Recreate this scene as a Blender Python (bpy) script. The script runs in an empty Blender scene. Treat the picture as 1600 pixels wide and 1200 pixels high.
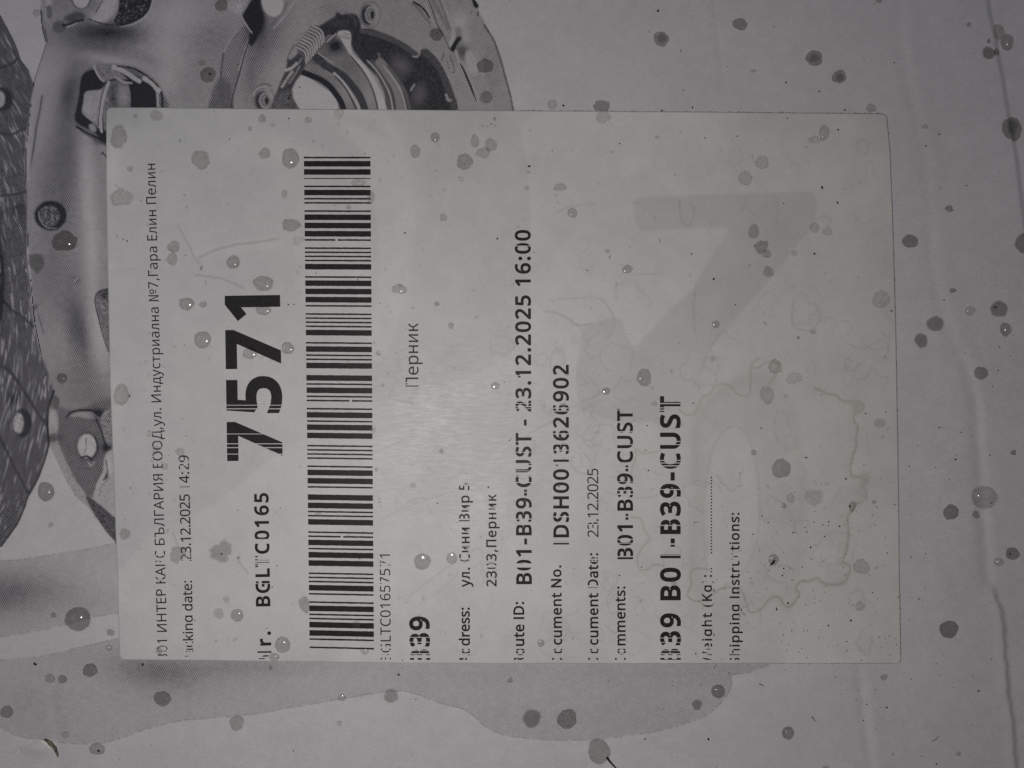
import bpy, math, random
import numpy as np
from mathutils import Vector
from mathutils.geometry import tessellate_polygon

# ------------------------------------------------------------------ camera, light, exposure
S = 1.0 / 8240.0                      # metres per unit of the measured plan (an A6 label is 1220 units long)
CAM_H = 0.139                         # the phone is held about 14 cm above the carton
scene = bpy.context.scene
COL = scene.collection
cam_d = bpy.data.cameras.new('phone_camera')
cam_d.sensor_width = 36.0
cam_d.lens = 36.0 * CAM_H / (1600 * S)
cam_d.clip_start, cam_d.clip_end = 0.01, 20.0
cam = bpy.data.objects.new('phone_camera', cam_d)
cam.location = (0, 0, CAM_H)
COL.objects.link(cam)
scene.camera = cam

world = bpy.data.worlds.new('World')
scene.world = world
world.use_nodes = True
world.node_tree.nodes['Background'].inputs[0].default_value = (0.90, 0.92, 1.0, 1)
world.node_tree.nodes['Background'].inputs[1].default_value = 0.066

def W(px, py, z=0.0):                 # plan units -> metres on the carton's top
    return Vector(((px - 800) * S, -(py - 600) * S, z))

ld = bpy.data.lights.new('phone_flash', 'POINT')
ld.energy = 0.435
ld.shadow_soft_size = 0.0026
ld.color = (1.0, 0.968, 0.92)
lo = bpy.data.objects.new('phone_flash', ld)
lo.location = W(610, 770, CAM_H)
COL.objects.link(lo)
ad = bpy.data.lights.new('room_light', 'AREA')
ad.energy = 0.30
ad.shape = 'DISK'
ad.size = 0.35
ad.color = (0.76, 0.79, 1.0)
ao = bpy.data.objects.new('room_light', ad)
ao.location = (-0.42, 0.10, 0.42)
ao.rotation_euler = (Vector((0, 0, 0)) - ao.location).to_track_quat('-Z', 'Y').to_euler()
COL.objects.link(ao)

scene.view_settings.view_transform = 'Standard'
scene.view_settings.look = 'None'
scene.view_settings.exposure = 0.0
scene.view_settings.gamma = 1.0
scene.view_settings.use_curve_mapping = False

# ------------------------------------------------------------------ small helpers
def tag(o, label=None, cat=None, group=None, kind=None):
    if label: o['label'] = label
    if cat: o['category'] = cat
    if group: o['group'] = group
    if kind: o['kind'] = kind
    return o

def mesh_obj(name, verts, faces, mat, parent=None, smooth=False):
    me = bpy.data.meshes.new(name)
    me.from_pydata([tuple(v) for v in verts], [], [tuple(f) for f in faces])
    me.materials.append(mat)
    if smooth:
        me.polygons.foreach_set('use_smooth', [True] * len(me.polygons))
    me.update()
    o = bpy.data.objects.new(name, me)
    COL.objects.link(o)
    if parent: o.parent = parent
    return o

def sstep(a, b, x):
    t = np.clip((np.asarray(x, float) - a) / (b - a), 0, 1)
    return t * t * (3 - 2 * t)

def box_blur(a, r, axis):
    if r < 1: return a
    pad = [(0, 0)] * a.ndim
    pad[axis] = (r + 1, r)
    c = np.cumsum(np.pad(a, pad, mode='edge'), axis=axis)
    n = a.shape[axis]
    hi = np.take(c, np.arange(2 * r + 1, 2 * r + 1 + n), axis=axis)
    lo_ = np.take(c, np.arange(0, n), axis=axis)
    return (hi - lo_) / (2 * r + 1)

def blur(a, sig):                     # three box passes, close to a gaussian
    if sig <= 0.25: return a
    if sig < 0.9:
        k = sig * 0.3
        for ax in (0, 1):
            p = np.pad(a, [(1, 1) if i == ax else (0, 0) for i in range(a.ndim)], mode='edge')
            n = a.shape[ax]
            a = (1 - 2 * k) * a + k * (np.take(p, np.arange(0, n), ax) + np.take(p, np.arange(2, n + 2), ax))
        return a
    r = max(1, int(round(sig)))
    for _ in range(3):
        a = box_blur(box_blur(a, r, 0), r, 1)
    return a

def smooth_pts(P, closed, k=6):       # Catmull-Rom through the measured points
    P = [np.array(p, float) for p in P]
    n = len(P)
    if n < 3: return np.array(P)
    out = []
    for i in range(n if closed else n - 1):
        if closed: a, b, c, d = P[i - 1], P[i], P[(i + 1) % n], P[(i + 2) % n]
        else: a, b, c, d = P[max(i - 1, 0)], P[i], P[i + 1], P[min(i + 2, n - 1)]
        for j in range(k):
            t = j / k
            out.append(0.5 * ((2 * b) + (c - a) * t + (2 * a - 5 * b + 4 * c - d) * t * t + (3 * b - a - 3 * c + d) * t ** 3))
    if not closed: out.append(P[-1])
    return np.array(out)

# ------------------------------------------------------------------ the shape of the carton's top
def xline(pts):
    ys = np.array([p[1] for p in pts], float); xs = np.array([p[0] for p in pts], float)
    return lambda y: np.interp(y, ys, xs)

RIDGE = xline([(1541, -300), (1545, 0), (1549, 25), (1556, 55), (1562, 95), (1567, 115), (1572, 150), (1579, 190), (1588, 240), (1595, 300), (1605, 380), (1620, 600), (1640, 1500)])
GROOVE = xline([(1405, -300), (1413, 60), (1424, 130), (1437, 180), (1449, 230), (1457, 300), (1463, 400), (1470, 460), (1484, 500), (1508, 560), (1519, 595), (1526, 640), (1530, 700), (1533, 760), (1536, 800), (1541, 870), (1546, 905), (1549, 925), (1553, 938), (1561, 955), (1566, 985), (1567, 1010), (1566, 1022), (1569, 1045), (1573, 1085), (1578, 1120), (1581, 1160), (1585, 1200), (1600, 1500)])
FOLD = xline([(1337, 1000), (1342, 1040), (1347, 1090), (1353, 1140), (1359, 1180), (1364, 1210), (1380, 1500)])
DENT_A = xline([(76, 1000), (80, 1060), (84, 1110), (90, 1160), (94, 1200), (100, 1500)])
DENT_B = xline([(284, 1000), (287, 1060), (290, 1100), (294, 1150), (300, 1200), (310, 1500)])
TOPLINE = xline([(1114, -300), (1117, 0), (1120, 40), (1124, 70), (1127, 95), (1132, 200)])

def height(x, y):                     # plan units; label area stays flat
    x = np.asarray(x, float); y = np.asarray(y, float)
    h = np.zeros(np.broadcast(x, y).shape)
    d = x - RIDGE(y)
    h -= 3.0 * sstep(-6, 6, d) - 3.0 * sstep(20, 120, d)
    h *= 1.0 - 0.75 * sstep(330, 520, y)
    d = x - GROOVE(y)
    up = sstep(520, 640, y) * (1 - sstep(900, 932, y))
    h += up * (-2.0) * np.exp(-(np.where(d < 0, d / 12.0, d / 9.0)) ** 2)
    soft = 1 - sstep(560, 680, y)
    h += soft * (0.45 * np.exp(-((d - 9) / 14.0) ** 2) - 0.55 * np.exp(-((d + 6) / 10.0) ** 2))
    low = sstep(905, 935, y)
    h += low * (1.15 * np.exp(-((d + 1) / 10.0) ** 2) * (d < 0) + 1.14 * (d >= 0) * np.exp(-(d / 5.0) ** 2) - 3.0 * sstep(-1, 13, d) + 3.0 * sstep(18, 160, d))
    d = x - FOLD(y)
    lowf = sstep(1030, 1060, y)
    h += lowf * (-1.5 * np.exp(-(np.where(d < 0, d / 9.0, d / 8.0)) ** 2) + 0.7 * np.exp(-((d - 16) / 14.0) ** 2))
    d = x - DENT_A(y)
    h -= 1.5 * sstep(1040, 1110, y) * np.exp(-(d / 9.0) ** 2)
    d = x - DENT_B(y)
    h -= 1.3 * sstep(1045, 1110, y) * np.exp(-(d / 9.0) ** 2)
    d = x - TOPLINE(y)
    h -= 0.5 * (1 - sstep(100, 160, y)) * np.exp(-(d / 4.0) ** 2)
    # the burst bump at the lower left, lifted paper round a tear
    bx, by = x - 62, y - 1166
    for (ax_, ay_), (bx_, by_) in zip(((-4, 1191), (30, 1173), (52, 1158)), ((30, 1173), (52, 1158), (68, 1153))):
        ex, ey = bx_ - ax_, by_ - ay_
        t = np.clip(((x - ax_) * ex + (y - ay_) * ey) / (ex * ex + ey * ey), 0, 1)
        h -= 1.1 * np.exp(-((x - ax_ - t * ex) ** 2 + (y - ay_ - t * ey) ** 2) / 7.0)
    h += 4.2 * np.exp(-((bx / 24) ** 2 + (by / 15) ** 2)) * sstep(0, 12, y - (1156 - 0.10 * (x - 30)) + 0)
    # slow waves of a damp board
    wv = 0.9 * np.sin(x * 0.011 + 1.3 + 0.004 * y) + 0.7 * np.sin(x * 0.023 + y * 0.006)
    out = sstep(1405, 1470, x) + sstep(1045, 1100, y)
    h += wv * np.clip(out, 0, 1) * 0.6
    return h * S
# ------------------------------------------------------------------ materials
class NT:
    def __init__(s, name):
        s.m = bpy.data.materials.new(name); s.m.use_nodes = True
        s.t = s.m.node_tree; s.t.nodes.clear()
        s.out = s.t.nodes.new('ShaderNodeOutputMaterial')
    def n(s, kind, **kw):
        nd = s.t.nodes.new('ShaderNode' + kind)
        for k, v in kw.items(): setattr(nd, k, v)
        return nd
    def l(s, a, b): s.t.links.new(a, b)
    def val(s, sock, v):
        if hasattr(v, 'is_output') or hasattr(v, 'links'): s.l(v, sock)
        else: sock.default_value = v
    def math(s, op, a, b=0.0, clamp=False):
        nd = s.n('Math', operation=op); nd.use_clamp = clamp
        s.val(nd.inputs[0], a); s.val(nd.inputs[1], b)
        return nd.outputs[0]
    def mix(s, f, a, b):
        nd = s.n('Mix', data_type='RGBA')
        s.val(nd.inputs[0], f); s.val(nd.inputs[6], a); s.val(nd.inputs[7], b)
        return nd.outputs[2]
    def mul(s, a, b):
        nd = s.n('Mix', data_type='RGBA', blend_type='MULTIPLY')
        nd.inputs[0].default_value = 1.0
        s.val(nd.inputs[6], a); s.val(nd.inputs[7], b)
        return nd.outputs[2]
    def pos(s): return s.n('NewGeometry').outputs['Position']
    def noise(s, scale, detail=4, rough=0.6, vec=None, stretch=None, rot=0.0):
        nd = s.n('TexNoise'); nd.inputs['Scale'].default_value = scale
        nd.inputs['Detail'].default_value = detail; nd.inputs['Roughness'].default_value = rough
        v = vec or s.pos()
        if stretch:
            mp = s.n('Mapping'); mp.inputs['Scale'].default_value = stretch; mp.inputs['Rotation'].default_value = (0, 0, rot)
            s.l(v, mp.inputs[0]); v = mp.outputs[0]
        s.l(v, nd.inputs['Vector'])
        return nd.outputs['Fac']
    def ramp(s, f, lo, hi, a, b):
        nd = s.n('MapRange', interpolation_type='SMOOTHSTEP')
        s.val(nd.inputs[0], f)
        for i, v in enumerate((lo, hi, a, b)): nd.inputs[i + 1].default_value = v
        return nd.outputs[0]
    def grey(s, v):
        nd = s.n('CombineColor'); 
        for i in range(3): s.l(v, nd.inputs[i])
        return nd.outputs[0]
    def bsdf(s, col, rough, spec=0.4, normal=None):
        b = s.n('BsdfPrincipled')
        s.val(b.inputs['Base Color'], col); s.val(b.inputs['Roughness'], rough)
        b.inputs['Specular IOR Level'].default_value = spec
        if normal: s.l(normal, b.inputs['Normal'])
        return b.outputs[0]
    def bump(s, h, strength, dist):
        b = s.n('Bump'); b.inputs['Strength'].default_value = strength; b.inputs['Distance'].default_value = dist
        s.l(h, b.inputs['Height']); return b.outputs[0]
    def done(s, sh): s.l(sh, s.out.inputs[0]); return s.m

def board_colour(t, base):            # mottled clay-coated board: fine fibre grain over slow blotches
    fine = t.ramp(t.noise(3200, 3, 0.7), 0.25, 0.75, 0.925, 1.075)
    fine = t.math('MULTIPLY', fine, t.ramp(t.noise(380, 4, 0.65), 0.3, 0.7, 0.965, 1.03))
    fib = t.ramp(t.noise(2600, 3, 0.65, stretch=(0.35, 1, 1), rot=0.2), 0.3, 0.7, 0.97, 1.03)
    slow = t.ramp(t.noise(70, 4, 0.6), 0.3, 0.7, 0.97, 1.03)
    v = t.math('MULTIPLY', t.math('MULTIPLY', fine, fib), slow)
    dk = t.ramp(t.noise(1500, 4, 0.75), 0.655, 0.74, 1.0, 0.86)
    v = t.math('MULTIPLY', v, dk)
    return t.mul((*base, 1), t.grey(v))

BOARD = (0.500, 0.485, 0.499)
def mat_board():
    t = NT('carton_board')
    g = t.math('ADD', t.math('MULTIPLY', t.noise(3000, 4, 0.65), 0.5), t.math('MULTIPLY', t.noise(420, 3, 0.5), 0.9))
    return t.done(t.bsdf(board_colour(t, BOARD), 0.62, 0.30, t.bump(g, 0.22, 0.00006)))

def mat_print():                      # halftone: dots grow as the printed tone darkens
    t = NT('halftone_print')
    a = t.n('Attribute', attribute_name='tone').outputs['Fac']
    wob = t.noise(900, 2, 0.5)
    sx = t.n('SeparateXYZ'); t.l(t.pos(), sx.inputs[0])
    X, Y = sx.outputs[0], sx.outputs[1]
    k = 2 * math.pi / (2.85 * S); th = math.radians(-28)
    u = t.math('MULTIPLY', t.math('ADD', t.math('MULTIPLY', X, math.cos(th)), t.math('MULTIPLY', Y, math.sin(th))), k)
    v = t.math('MULTIPLY', t.math('ADD', t.math('MULTIPLY', X, -math.sin(th)), t.math('MULTIPLY', Y, math.cos(th))), k)
    p = t.math('MULTIPLY', t.math('ADD', t.math('COSINE', u), t.math('COSINE', v)), 0.25)
    p = t.math('ADD', p, t.math('MULTIPLY', t.math('SUBTRACT', wob, 0.5), 0.30))
    # p in -.5...5 ; ink where p > tone-.5
    x = t.math('SUBTRACT', t.math('ADD', p, 0.5), a)
    ink = t.ramp(x, -0.22, 0.22, 0.0, 1.0)
    hard_lo = t.ramp(a, 0.02, 0.14, 1.0, 0.0)
    hard_hi = t.ramp(a, 0.86, 0.97, 1.0, 0.0)
    ink = t.math('MULTIPLY', t.math('MAXIMUM', ink, hard_lo), hard_hi)
    # dot gain spreads part of the ink evenly, so that tones hold between the dots
    even = t.math('SUBTRACT', 1.0, a, clamp=True)
    ink = t.math('ADD', t.math('MULTIPLY', ink, 0.5), t.math('MULTIPLY', even, 0.5), clamp=True)
    worn = t.ramp(t.noise(2200, 3, 0.7), 0.3, 0.75, 1.0, 0.965)
    ink = t.math('MULTIPLY', ink, worn)
    col = t.mix(ink, board_colour(t, BOARD), (0.022, 0.020, 0.026, 1))
    g = t.noise(3000, 4, 0.65)
    return t.done(t.bsdf(col, 0.46, 0.18, t.bump(g, 0.2, 0.00005)))

def mat_label():
    t = NT('label_paper')
    tint = t.n('Attribute', attribute_name='tint').outputs['Color']
    fine = t.ramp(t.noise(3000, 3, 0.7), 0.25, 0.75, 0.955, 1.045)
    fine = t.math('MULTIPLY', fine, t.ramp(t.noise(300, 5, 0.7), 0.3, 0.7, 0.97, 1.025))
    slow = t.ramp(t.noise(55, 4, 0.6), 0.3, 0.7, 0.982, 1.018)
    dk = t.ramp(t.noise(1300, 4, 0.75), 0.66, 0.74, 1.0, 0.91)
    v = t.math('MULTIPLY', t.math('MULTIPLY', fine, slow), dk)
    col = t.mul(tint, t.grey(v))
    hair = t.noise(700, 4, 0.7, stretch=(0.5, 3.0, 1), rot=math.radians(-32))
    patch = t.noise(45, 3, 0.6)
    r = t.math('ADD', t.ramp(hair, 0.35, 0.7, -0.05, 0.14), t.ramp(patch, 0.35, 0.65, 0.42, 0.54))
    h = t.math('ADD', t.math('MULTIPLY', hair, 0.7), t.math('MULTIPLY', t.noise(260, 3, 0.5), 1.2))
    h = t.math('ADD', h, t.math('MULTIPLY', t.noise(75, 4, 0.55), 7.0))
    return t.done(t.bsdf(col, r, 0.30, t.bump(h, 0.2, 0.00008)))

def mat_ink():
    t = NT('thermal_ink')
    n = t.ramp(t.noise(2600, 3, 0.7), 0.35, 0.8, 0.8, 1.5)
    return t.done(t.bsdf(t.mul((0.021, 0.019, 0.019, 1), t.grey(n)), 0.45, 0.14))

def mat_water():                      # thin water: the damp paper under it shows darker, the surface mirrors the flash
    t = NT('water')
    oi = t.n('ObjectInfo')
    rim = t.n('Attribute', attribute_name='depth').outputs['Fac']
    edge = t.ramp(t.noise(1900, 3, 0.7), 0.3, 0.7, 0.94, 1.05)
    tint = t.mul(oi.outputs['Color'], t.grey(t.math('MULTIPLY', rim, edge)))
    ft = t.n('Attribute', attribute_name='soak').outputs['Fac']
    tint = t.mix(ft, (1, 1, 1, 1), tint)
    tr = t.n('BsdfTransparent'); t.l(tint, tr.inputs[0])
    gl = t.n('BsdfGlossy'); gl.inputs['Color'].default_value = (1, 1, 1, 1); t.l(oi.outputs['Alpha'], gl.inputs['Roughness'])
    g = t.n('NewGeometry')
    dt = t.n('VectorMath', operation='DOT_PRODUCT'); t.l(g.outputs['Normal'], dt.inputs[0]); t.l(g.outputs['Incoming'], dt.inputs[1])
    gz = t.math('POWER', t.math('SUBTRACT', 1.0, t.math('ABSOLUTE', dt.outputs['Value']), clamp=True), 5.0)
    fr = t.math('MINIMUM', t.math('ADD', 0.024, gz), 0.3)
    mx = t.n('MixShader'); t.l(fr, mx.inputs[0]); t.l(tr.outputs[0], mx.inputs[1]); t.l(gl.outputs[0], mx.inputs[2])
    return t.done(mx.outputs[0])

def mat_plain(name, col, rough=0.6, var=0.25):
    t = NT(name)
    n = t.ramp(t.noise(1800, 3, 0.6), 0.3, 0.7, 1 - var, 1 + var)
    return t.done(t.bsdf(t.mul((*col, 1), t.grey(n)), rough, 0.3))

M_BOARD, M_PRINT, M_LABEL, M_INK, M_WATER = mat_board(), mat_print(), mat_label(), mat_ink(), mat_water()
M_DIRT = mat_plain('dark_grit', (0.018, 0.015, 0.016), 0.5)
M_KRAFT = mat_plain('torn_board_core', (0.105, 0.092, 0.070), 0.85, 0.7)
M_FIBRE = mat_plain('torn_paper_fibre', (0.60, 0.585, 0.55), 0.9, 0.12)

# ------------------------------------------------------------------ the carton
carton = bpy.data.objects.new('cardboard_box', None)
carton.empty_display_size = 0.05
carton.location = (0, 0, -0.075)
COL.objects.link(carton)
tag(carton, 'damp white carton printed with a black and white brake part, under the shipping label', 'cardboard box')
bpy.context.view_layer.update()
def under(o, p):                      # parent without moving
    o.parent = p
    o.matrix_parent_inverse = p.matrix_world.inverted()
    return o

X0, X1, Y0, Y1 = -330, 1960, -330, 1530
xs = np.unique(np.concatenate([np.arange(X0, 20, 14), np.arange(20, 130, 2), np.arange(130, 262, 11), np.arange(262, 322, 3), np.arange(322, 1086, 10), np.arange(1086, 1146, 3),
                               np.arange(1146, 1320, 10), np.arange(1320, 1650, 1.7), np.arange(1650, X1 + 1, 20)]))
ys = np.unique(np.concatenate([np.arange(Y0, -20, 20), np.arange(-20, 900, 6), np.arange(900, 1130, 4), np.arange(1130, 1210, 2), np.arange(1210, Y1 + 1, 20)]))
GX, GY = np.meshgrid(xs, ys)
jag = 0.5 * np.sin(GY * 0.21) + 0.9 * np.sin(GY * 0.063 + 2) + 0.35 * np.sin(GY * 0.47 + 1)
GZ = height(GX + jag * (GX > 1500) * (GY > 560), GY)
ny, nx = GX.shape
verts = [((x - 800) * S, -(y - 600) * S, z) for x, y, z in zip(GX.ravel(), GY.ravel(), GZ.ravel())]
faces = []
for j in range(ny - 1):
    b = j * nx
    faces += [(b + i, b + nx + i, b + nx + i + 1, b + i + 1) for i in range(nx - 1)]
# the four walls and the bottom, joined to the rim
rim = [i for i in range(nx)] + [j * nx + nx - 1 for j in range(1, ny)] + [(ny - 1) * nx + i for i in range(nx - 2, -1, -1)] + [j * nx for j in range(ny - 2, 0, -1)]
base = len(verts)
for r in rim: verts.append((verts[r][0], verts[r][1], -0.075))
n = len(rim)
for i in range(n):
    k = (i + 1) % n
    faces.append((rim[i], rim[k], base + k, base + i))
faces.append(tuple(base + i for i in range(n)))
shell = mesh_obj('box_body', verts, faces, M_BOARD, None, False)
sm = [True] * ((ny - 1) * (nx - 1)) + [False] * (n + 1)
shell.data.polygons.foreach_set('use_smooth', sm)
under(shell, carton)

def hz(x, y):
    x = np.asarray(x, float); y = np.asarray(y, float)
    j = 0.5 * np.sin(y * 0.21) + 0.9 * np.sin(y * 0.063 + 2) + 0.35 * np.sin(y * 0.47 + 1)
    return height(x + j * (x > 1500) * (y > 560), y)

# torn paper at the lower left: the kraft core shows in the tear, a lifted flap of white paper beside it
def sheet(name, P, mat, z0, thick, parent, lift=None):
    Q = smooth_pts(P, True, 4)
    n = len(Q); c = Q.mean(0)
    vs, fs = [], []
    rings = (1.0, 0.6, 0.25)
    for top in (1, 0):
        for r in rings:
            for q in Q:
                p = c + (q - c) * r
                z = float(hz(p[0], p[1])) + z0 + (thick if top else 0) + (lift(p[0], p[1]) if lift else 0)
                vs.append(W(p[0], p[1], z))
        p = c; vs.append(W(p[0], p[1], float(hz(p[0], p[1])) + z0 + (thick if top else 0) + (lift(p[0], p[1]) if lift else 0)))
    m = n * 3 + 1
    for i in range(n):
        k = (i + 1) % n
        for r in (0, 1):
            fs.append((r * n + k, r * n + i, (r + 1) * n + i, (r + 1) * n + k))
            fs.append((m + r * n + i, m + r * n + k, m + (r + 1) * n + k, m + (r + 1) * n + i))
        fs.append((2 * n + k, 2 * n + i, 3 * n)); fs.append((m + 2 * n + i, m + 2 * n + k, m + 3 * n))
        fs.append((i, k, m + k, m + i))
    o = mesh_obj(name, vs, fs, mat, None, False)
    if parent: under(o, parent)
    return o
sheet('torn_edge', [(69, 1155), (73, 1153.6), (78, 1156), (83, 1159), (86, 1163.5), (89, 1167), (90, 1173), (91.6, 1179), (90.4, 1184), (89.2, 1178), (87, 1174), (87.6, 1170), (84, 1169), (83, 1164), (79.5, 1163), (77, 1159.5), (73, 1159)], M_KRAFT, 0.00002, 0.00006, carton)
sheet('torn_fibre', [(64, 1157), (68, 1155.6), (73, 1157.6), (77, 1161), (80, 1165), (82, 1170), (79, 1168), (75, 1164), (70, 1160)], M_FIBRE, 0.00003, 0.00008, carton)
# ------------------------------------------------------------------ the printed picture (tone map drawn with shapes)
class Canvas:
    def __init__(s, x0, y0, x1, y1, step, fill=1.0, ch=0):
        s.x0, s.y0, s.st = x0, y0, step
        s.w = int((x1 - x0) / step) + 1; s.h = int((y1 - y0) / step) + 1
        s.a = np.full((s.h, s.w), fill, float)
        s.id = np.zeros((s.h, s.w), int)
        s.X, s.Y = np.meshgrid(x0 + np.arange(s.w) * step, y0 + np.arange(s.h) * step)
    def box(s, P, pad):
        P = np.asarray(P, float)
        i0 = max(0, int((P[:, 0].min() - pad - s.x0) / s.st)); i1 = min(s.w, int((P[:, 0].max() + pad - s.x0) / s.st) + 2)
        j0 = max(0, int((P[:, 1].min() - pad - s.y0) / s.st)); j1 = min(s.h, int((P[:, 1].max() + pad - s.y0) / s.st) + 2)
        return slice(j0, j1), slice(i0, i1)
    def mask(s, P, soft=0.8, curve=True):
        Q = smooth_pts(P, True, 5) if curve else np.asarray(P, float)
        sl = s.box(Q, 3 * soft + 3)
        X, Y = s.X[sl], s.Y[sl]
        acc = np.zeros(X.shape)
        if X.size == 0: return sl, acc
        off = [(-.25, -.25), (.25, -.25), (-.25, .25), (.25, .25)]
        A, B = Q, np.roll(Q, -1, 0)
        for ox, oy in off:
            ins = np.zeros(X.shape, bool)
            px, py = X + ox * s.st, Y + oy * s.st
            for (ax, ay), (bx, by) in zip(A, B):
                if ay == by: continue
                c = (ay > py) != (by > py)
                ins ^= c & (px < (bx - ax) * (py - ay) / (by - ay) + ax)
            acc += ins * 0.25
        return sl, blur(acc, soft / s.st)
    def poly(s, P, tone, soft=0.8, curve=True, noise=0.0, pid=None, op=1.0):
        sl, m = s.mask(P, soft, curve)
        t = tone
        if noise: t = tone + noise * blur(np.random.default_rng(len(P) * 7 + int(P[0][0])).standard_normal(m.shape), 0.5)
        s.a[sl] = s.a[sl] * (1 - m * op) + t * m * op
        if pid: s.id[sl][m > 0.5] = pid
    def ell(s, cx, cy, rx, ry, tone, rot=0, **kw):
        c, n = math.cos(math.radians(rot)), math.sin(math.radians(rot))
        P = [(cx + rx * math.cos(a) * c - ry * math.sin(a) * n, cy + rx * math.cos(a) * n + ry * math.sin(a) * c) for a in np.linspace(0, 2 * math.pi, 28, endpoint=False)]
        s.poly(P, tone, curve=False, **kw)
    def blob(s, cx, cy, rx, ry, d, rot=0):
        c, n = math.cos(math.radians(rot)), math.sin(math.radians(rot))
        R = 2.6 * max(rx, ry)
        sl = s.box([(cx - R, cy - R), (cx + R, cy + R)], 0)
        dx, dy = s.X[sl] - cx, s.Y[sl] - cy
        u, v = (dx * c + dy * n) / rx, (-dx * n + dy * c) / ry
        s.a[sl] += d * np.exp(-(u * u + v * v))
    def stroke(s, P, w, tone, soft=0.6, curve=True, op=1.0, taper=False):
        Q = smooth_pts(P, False, 5) if curve and len(P) > 2 else np.asarray(P, float)
        sl = s.box(Q, w + 3)
        X, Y = s.X[sl], s.Y[sl]
        D = np.full(X.shape, 1e9)
        n = len(Q) - 1
        for k in range(n):
            a, b = Q[k], Q[k + 1]; e = b - a; L = float(e @ e) or 1e-9
            t = np.clip(((X - a[0]) * e[0] + (Y - a[1]) * e[1]) / L, 0, 1)
            d = np.hypot(X - a[0] - t * e[0], Y - a[1] - t * e[1])
            if taper: d = d + w * 0.5 * np.abs(2 * (k + t) / n - 1) ** 2
            D = np.minimum(D, d)
        m = 1 - sstep(w / 2 - soft, w / 2 + soft, D)
        s.a[sl] = s.a[sl] * (1 - m * op) + tone * m * op

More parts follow.
